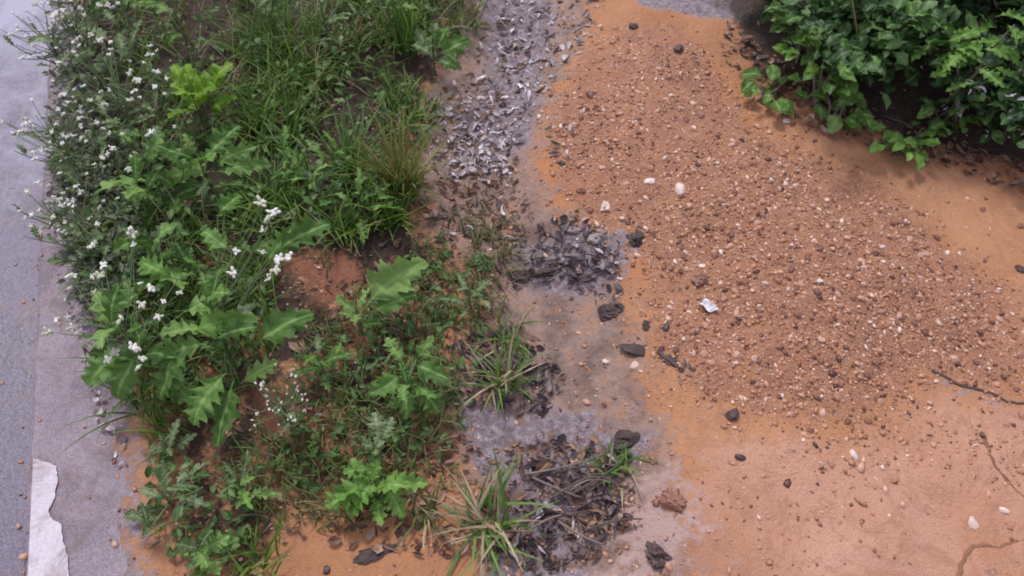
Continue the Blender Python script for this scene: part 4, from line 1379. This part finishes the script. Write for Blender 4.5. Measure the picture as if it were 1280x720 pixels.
# ------------------------------------------------------------------ shrubs on the right
def shrub(label, base_px, h, rad_, n_leaf, n_mass, leaf_len, mat, massmat, seed, kind='ovate', wid=0.27, lean=(0, 0), stems=7, leafy_low=0.15, dens_pow=0.5, name='shrub'):
    r = random.Random(seed)
    base = G(*base_px)
    root = empty(name, base)
    tag(root, label, 'shrub', 'shrubs beside the gravel')
    smb = MB()
    mmb = MB()
    axes = []
    for s in range(stems):
        a = s * 2.4 + r.uniform(-.5, .5)
        q = rad_ * math.sqrt((s + 0.5) / stems)
        e = Vector((math.cos(a) * q + lean[0], math.sin(a) * q + lean[1], h * r.uniform(0.7, 1.0) * (1 - 0.35 * (q / rad_) ** 2)))
        ax = bez((r.uniform(-.03, .03), r.uniform(-.03, .03), -0.02), (e.x * 0.3, e.y * 0.3, e.z * 0.75), e, 9)
        tube(smb, ax, 0.005, 0.0018, 5)
        axes.append(ax)
    link('stems', smb.mesh('stems', 'twig'), root)

    def spot(outer):
        ax = r.choice(axes)
        t = leafy_low + (1 - leafy_low) * (r.random() ** (0.45 if outer else 0.8))
        k = min(8, int(t * 9))
        s = ax[k].lerp(ax[k + 1], t * 9 - k)
        a = r.uniform(0, 6.28)
        off = Vector((math.cos(a), math.sin(a), r.uniform(-.4, .6))) * r.uniform(0, 0.05 if outer else 0.09)
        return s + off
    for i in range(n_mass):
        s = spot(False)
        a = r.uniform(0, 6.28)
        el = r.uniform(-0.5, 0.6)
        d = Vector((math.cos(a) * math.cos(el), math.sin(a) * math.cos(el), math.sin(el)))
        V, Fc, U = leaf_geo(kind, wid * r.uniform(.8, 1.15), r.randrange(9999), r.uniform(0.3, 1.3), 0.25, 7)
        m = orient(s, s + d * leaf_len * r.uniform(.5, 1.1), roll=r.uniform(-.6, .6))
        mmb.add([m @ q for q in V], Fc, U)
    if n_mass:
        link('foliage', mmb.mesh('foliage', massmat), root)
    for i in range(n_leaf):
        s = spot(True)
        a = math.atan2(s.y, s.x) + r.uniform(-1.2, 1.2) if r.random() < .6 else r.uniform(-3.0, -0.1)
        el = r.uniform(-0.35, 0.5)
        d = Vector((math.cos(a) * math.cos(el), math.sin(a) * math.cos(el), math.sin(el)))
        link('leaf', leaf_mesh(kind, wid, mat, r.randrange(7)), root, orient(s, s + d * leaf_len * r.uniform(.7, 1.2), roll=r.uniform(-.4, .4)))
    return root


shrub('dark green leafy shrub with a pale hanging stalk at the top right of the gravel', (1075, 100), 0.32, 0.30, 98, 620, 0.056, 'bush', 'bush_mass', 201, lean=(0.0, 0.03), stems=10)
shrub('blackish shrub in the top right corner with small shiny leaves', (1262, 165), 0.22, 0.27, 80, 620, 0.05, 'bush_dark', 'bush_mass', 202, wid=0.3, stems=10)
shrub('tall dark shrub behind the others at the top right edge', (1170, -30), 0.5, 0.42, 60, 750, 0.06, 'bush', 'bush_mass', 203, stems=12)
shrub('fresh green sprig on the left side of the dark leafy shrub', (1012, 128), 0.19, 0.10, 44, 0, 0.055, 'fresh', 'bush_mass', 204, stems=4, lean=(0.02, 0.02), name='leafy_sprig')
shrub('bright fern like sprig rising in front of the tall dark shrub', (1180, 150), 0.33, 0.11, 34, 0, 0.09, 'fresh', 'bush_mass', 205, kind='lobed', wid=0.2, stems=4, leafy_low=0.5, name='leafy_sprig')
shrub('low bright green seedling spilling onto the sand under the shrubs', (1128, 190), 0.07, 0.075, 26, 0, 0.05, 'fresh', 'bush_mass', 206, stems=5, name='leafy_sprig')
shrub('dull round leaved seedling at the foot of the dark leafy shrub', (1040, 150), 0.06, 0.06, 14, 0, 0.055, 'weed', 'bush_mass', 207, wid=0.38, stems=4, name='leafy_sprig')
shrub('small green sprig at the left foot of the dark leafy shrub', (955, 130), 0.06, 0.06, 14, 0, 0.055, 'weed', 'bush_mass', 208, wid=0.3, stems=4, name='leafy_sprig')
shrub('dark grey green shrub at the top edge left of the leafy shrub', (980, 15), 0.25, 0.18, 40, 160, 0.08, 'bush', 'bush_mass', 209, stems=7)
twig(bez(P(1072, 95, 0.02), P(1078, 60, 0.16), P(1060, -25, 0.36), 9), 0.0028, 0.0016, 'long pale stalk hanging in front of the dark leafy shrub', 'single twigs', 'straw')
shrub('teal green leafy shoot at the top left of the dark leafy shrub', (1000, 70), 0.22, 0.12, 50, 60, 0.055, 'weed', 'bush_mass', 210, stems=5, name='leafy_sprig')
shrub('dull green shoot low in front of the blackish shrub', (1170, 160), 0.09, 0.08, 18, 20, 0.05, 'weed', 'bush_mass', 211, stems=4, name='leafy_sprig')
shrub('blackish green shrub filling the top right corner behind the one with whitish glint pieces', (1265, 60), 0.34, 0.30, 60, 700, 0.06, 'bush_dark', 'bush_mass', 212, stems=11)
shrub('dark shrub at the top edge between the leafy shrub and the top right corner', (1130, 20), 0.36, 0.26, 50, 500, 0.07, 'bush_dark', 'bush_mass', 213, stems=9)
shrub('pale greyish leaved shoot at the right edge in front of the blackish shrub', (1285, 150), 0.2, 0.11, 50, 40, 0.045, 'weed_grey', 'grey_mass', 214, stems=6, name='leafy_sprig')
# added pale leaf pieces standing in for glints on the blackish shrub's leaves
dead_leaves([(1160, 165), (1200, 160), (1300, 170), (1300, 205), (1220, 200), (1165, 185)], 40, ['scrap'], (0.012, 0.03),
            'tiny whitish leaf piece standing in for a glint on the blackish shrub', 'glint pieces at the blackish shrub', 29, 0.20)

# ------------------------------------------------------------------ light
w = bpy.data.worlds.new('World')
sc.world = w
w.use_nodes = True
nt = w.node_tree
bg = nt.nodes['Background']
sky = nt.nodes.new('ShaderNodeTexSky')
sky.sky_type = 'NISHITA'
sky.sun_disc = False
SUN_EL, SUN_AZ = 58, 335
sky.sun_elevation = R(SUN_EL)
sky.sun_rotation = R(SUN_AZ)
sky.air_density = 1.0
sky.dust_density = 5.0
sky.ozone_density = 1.0
# overcast: the cloud layer evens the blue out to a pale lilac white
mx = nt.nodes.new('ShaderNodeMix')
mx.data_type = 'RGBA'
mx.inputs[0].default_value = 0.72
mx.inputs[7].default_value = (7.4, 6.9, 8.6, 1)
nt.links.new(sky.outputs[0], mx.inputs[6])
nt.links.new(mx.outputs[2], bg.inputs['Color'])
bg.inputs['Strength'].default_value = 0.074
sl = bpy.data.lights.new('sun', 'SUN')
sl.energy = 1.5
sl.angle = R(11)
sl.color = (1.0, 0.96, 0.92)
so = bpy.data.objects.new('sun', sl)
col.objects.link(so)
az = R(SUN_AZ)
dirv = Vector((math.sin(az) * math.cos(R(SUN_EL)), math.cos(az) * math.cos(R(SUN_EL)), math.sin(R(SUN_EL))))
so.rotation_euler = (-dirv).to_track_quat('-Z', 'Y').to_euler()
so.location = dirv * 20

cam = bpy.data.cameras.new('camera')
cam.sensor_fit = 'HORIZONTAL'
cam.angle = 2 * math.atan(640 / F)
cam.clip_start = 0.02
cam.clip_end = 500
co = bpy.data.objects.new('camera', cam)
col.objects.link(co)
co.location = (0, 0, CAMZ)
co.rotation_euler = (math.pi / 2 - PITCH, 0, 0)
sc.camera = co
cam.dof.use_dof = True
cam.dof.focus_distance = 1.0
cam.dof.aperture_fstop = 14.0
sc.cycles.filter_width = 1.7

vs = sc.view_settings
vs.view_transform = 'Standard'
vs.look = 'None'
vs.exposure = 0.6
vs.gamma = 1
vs.use_curve_mapping = False
sc.cycles.max_bounces = 6
sc.cycles.use_denoising = True
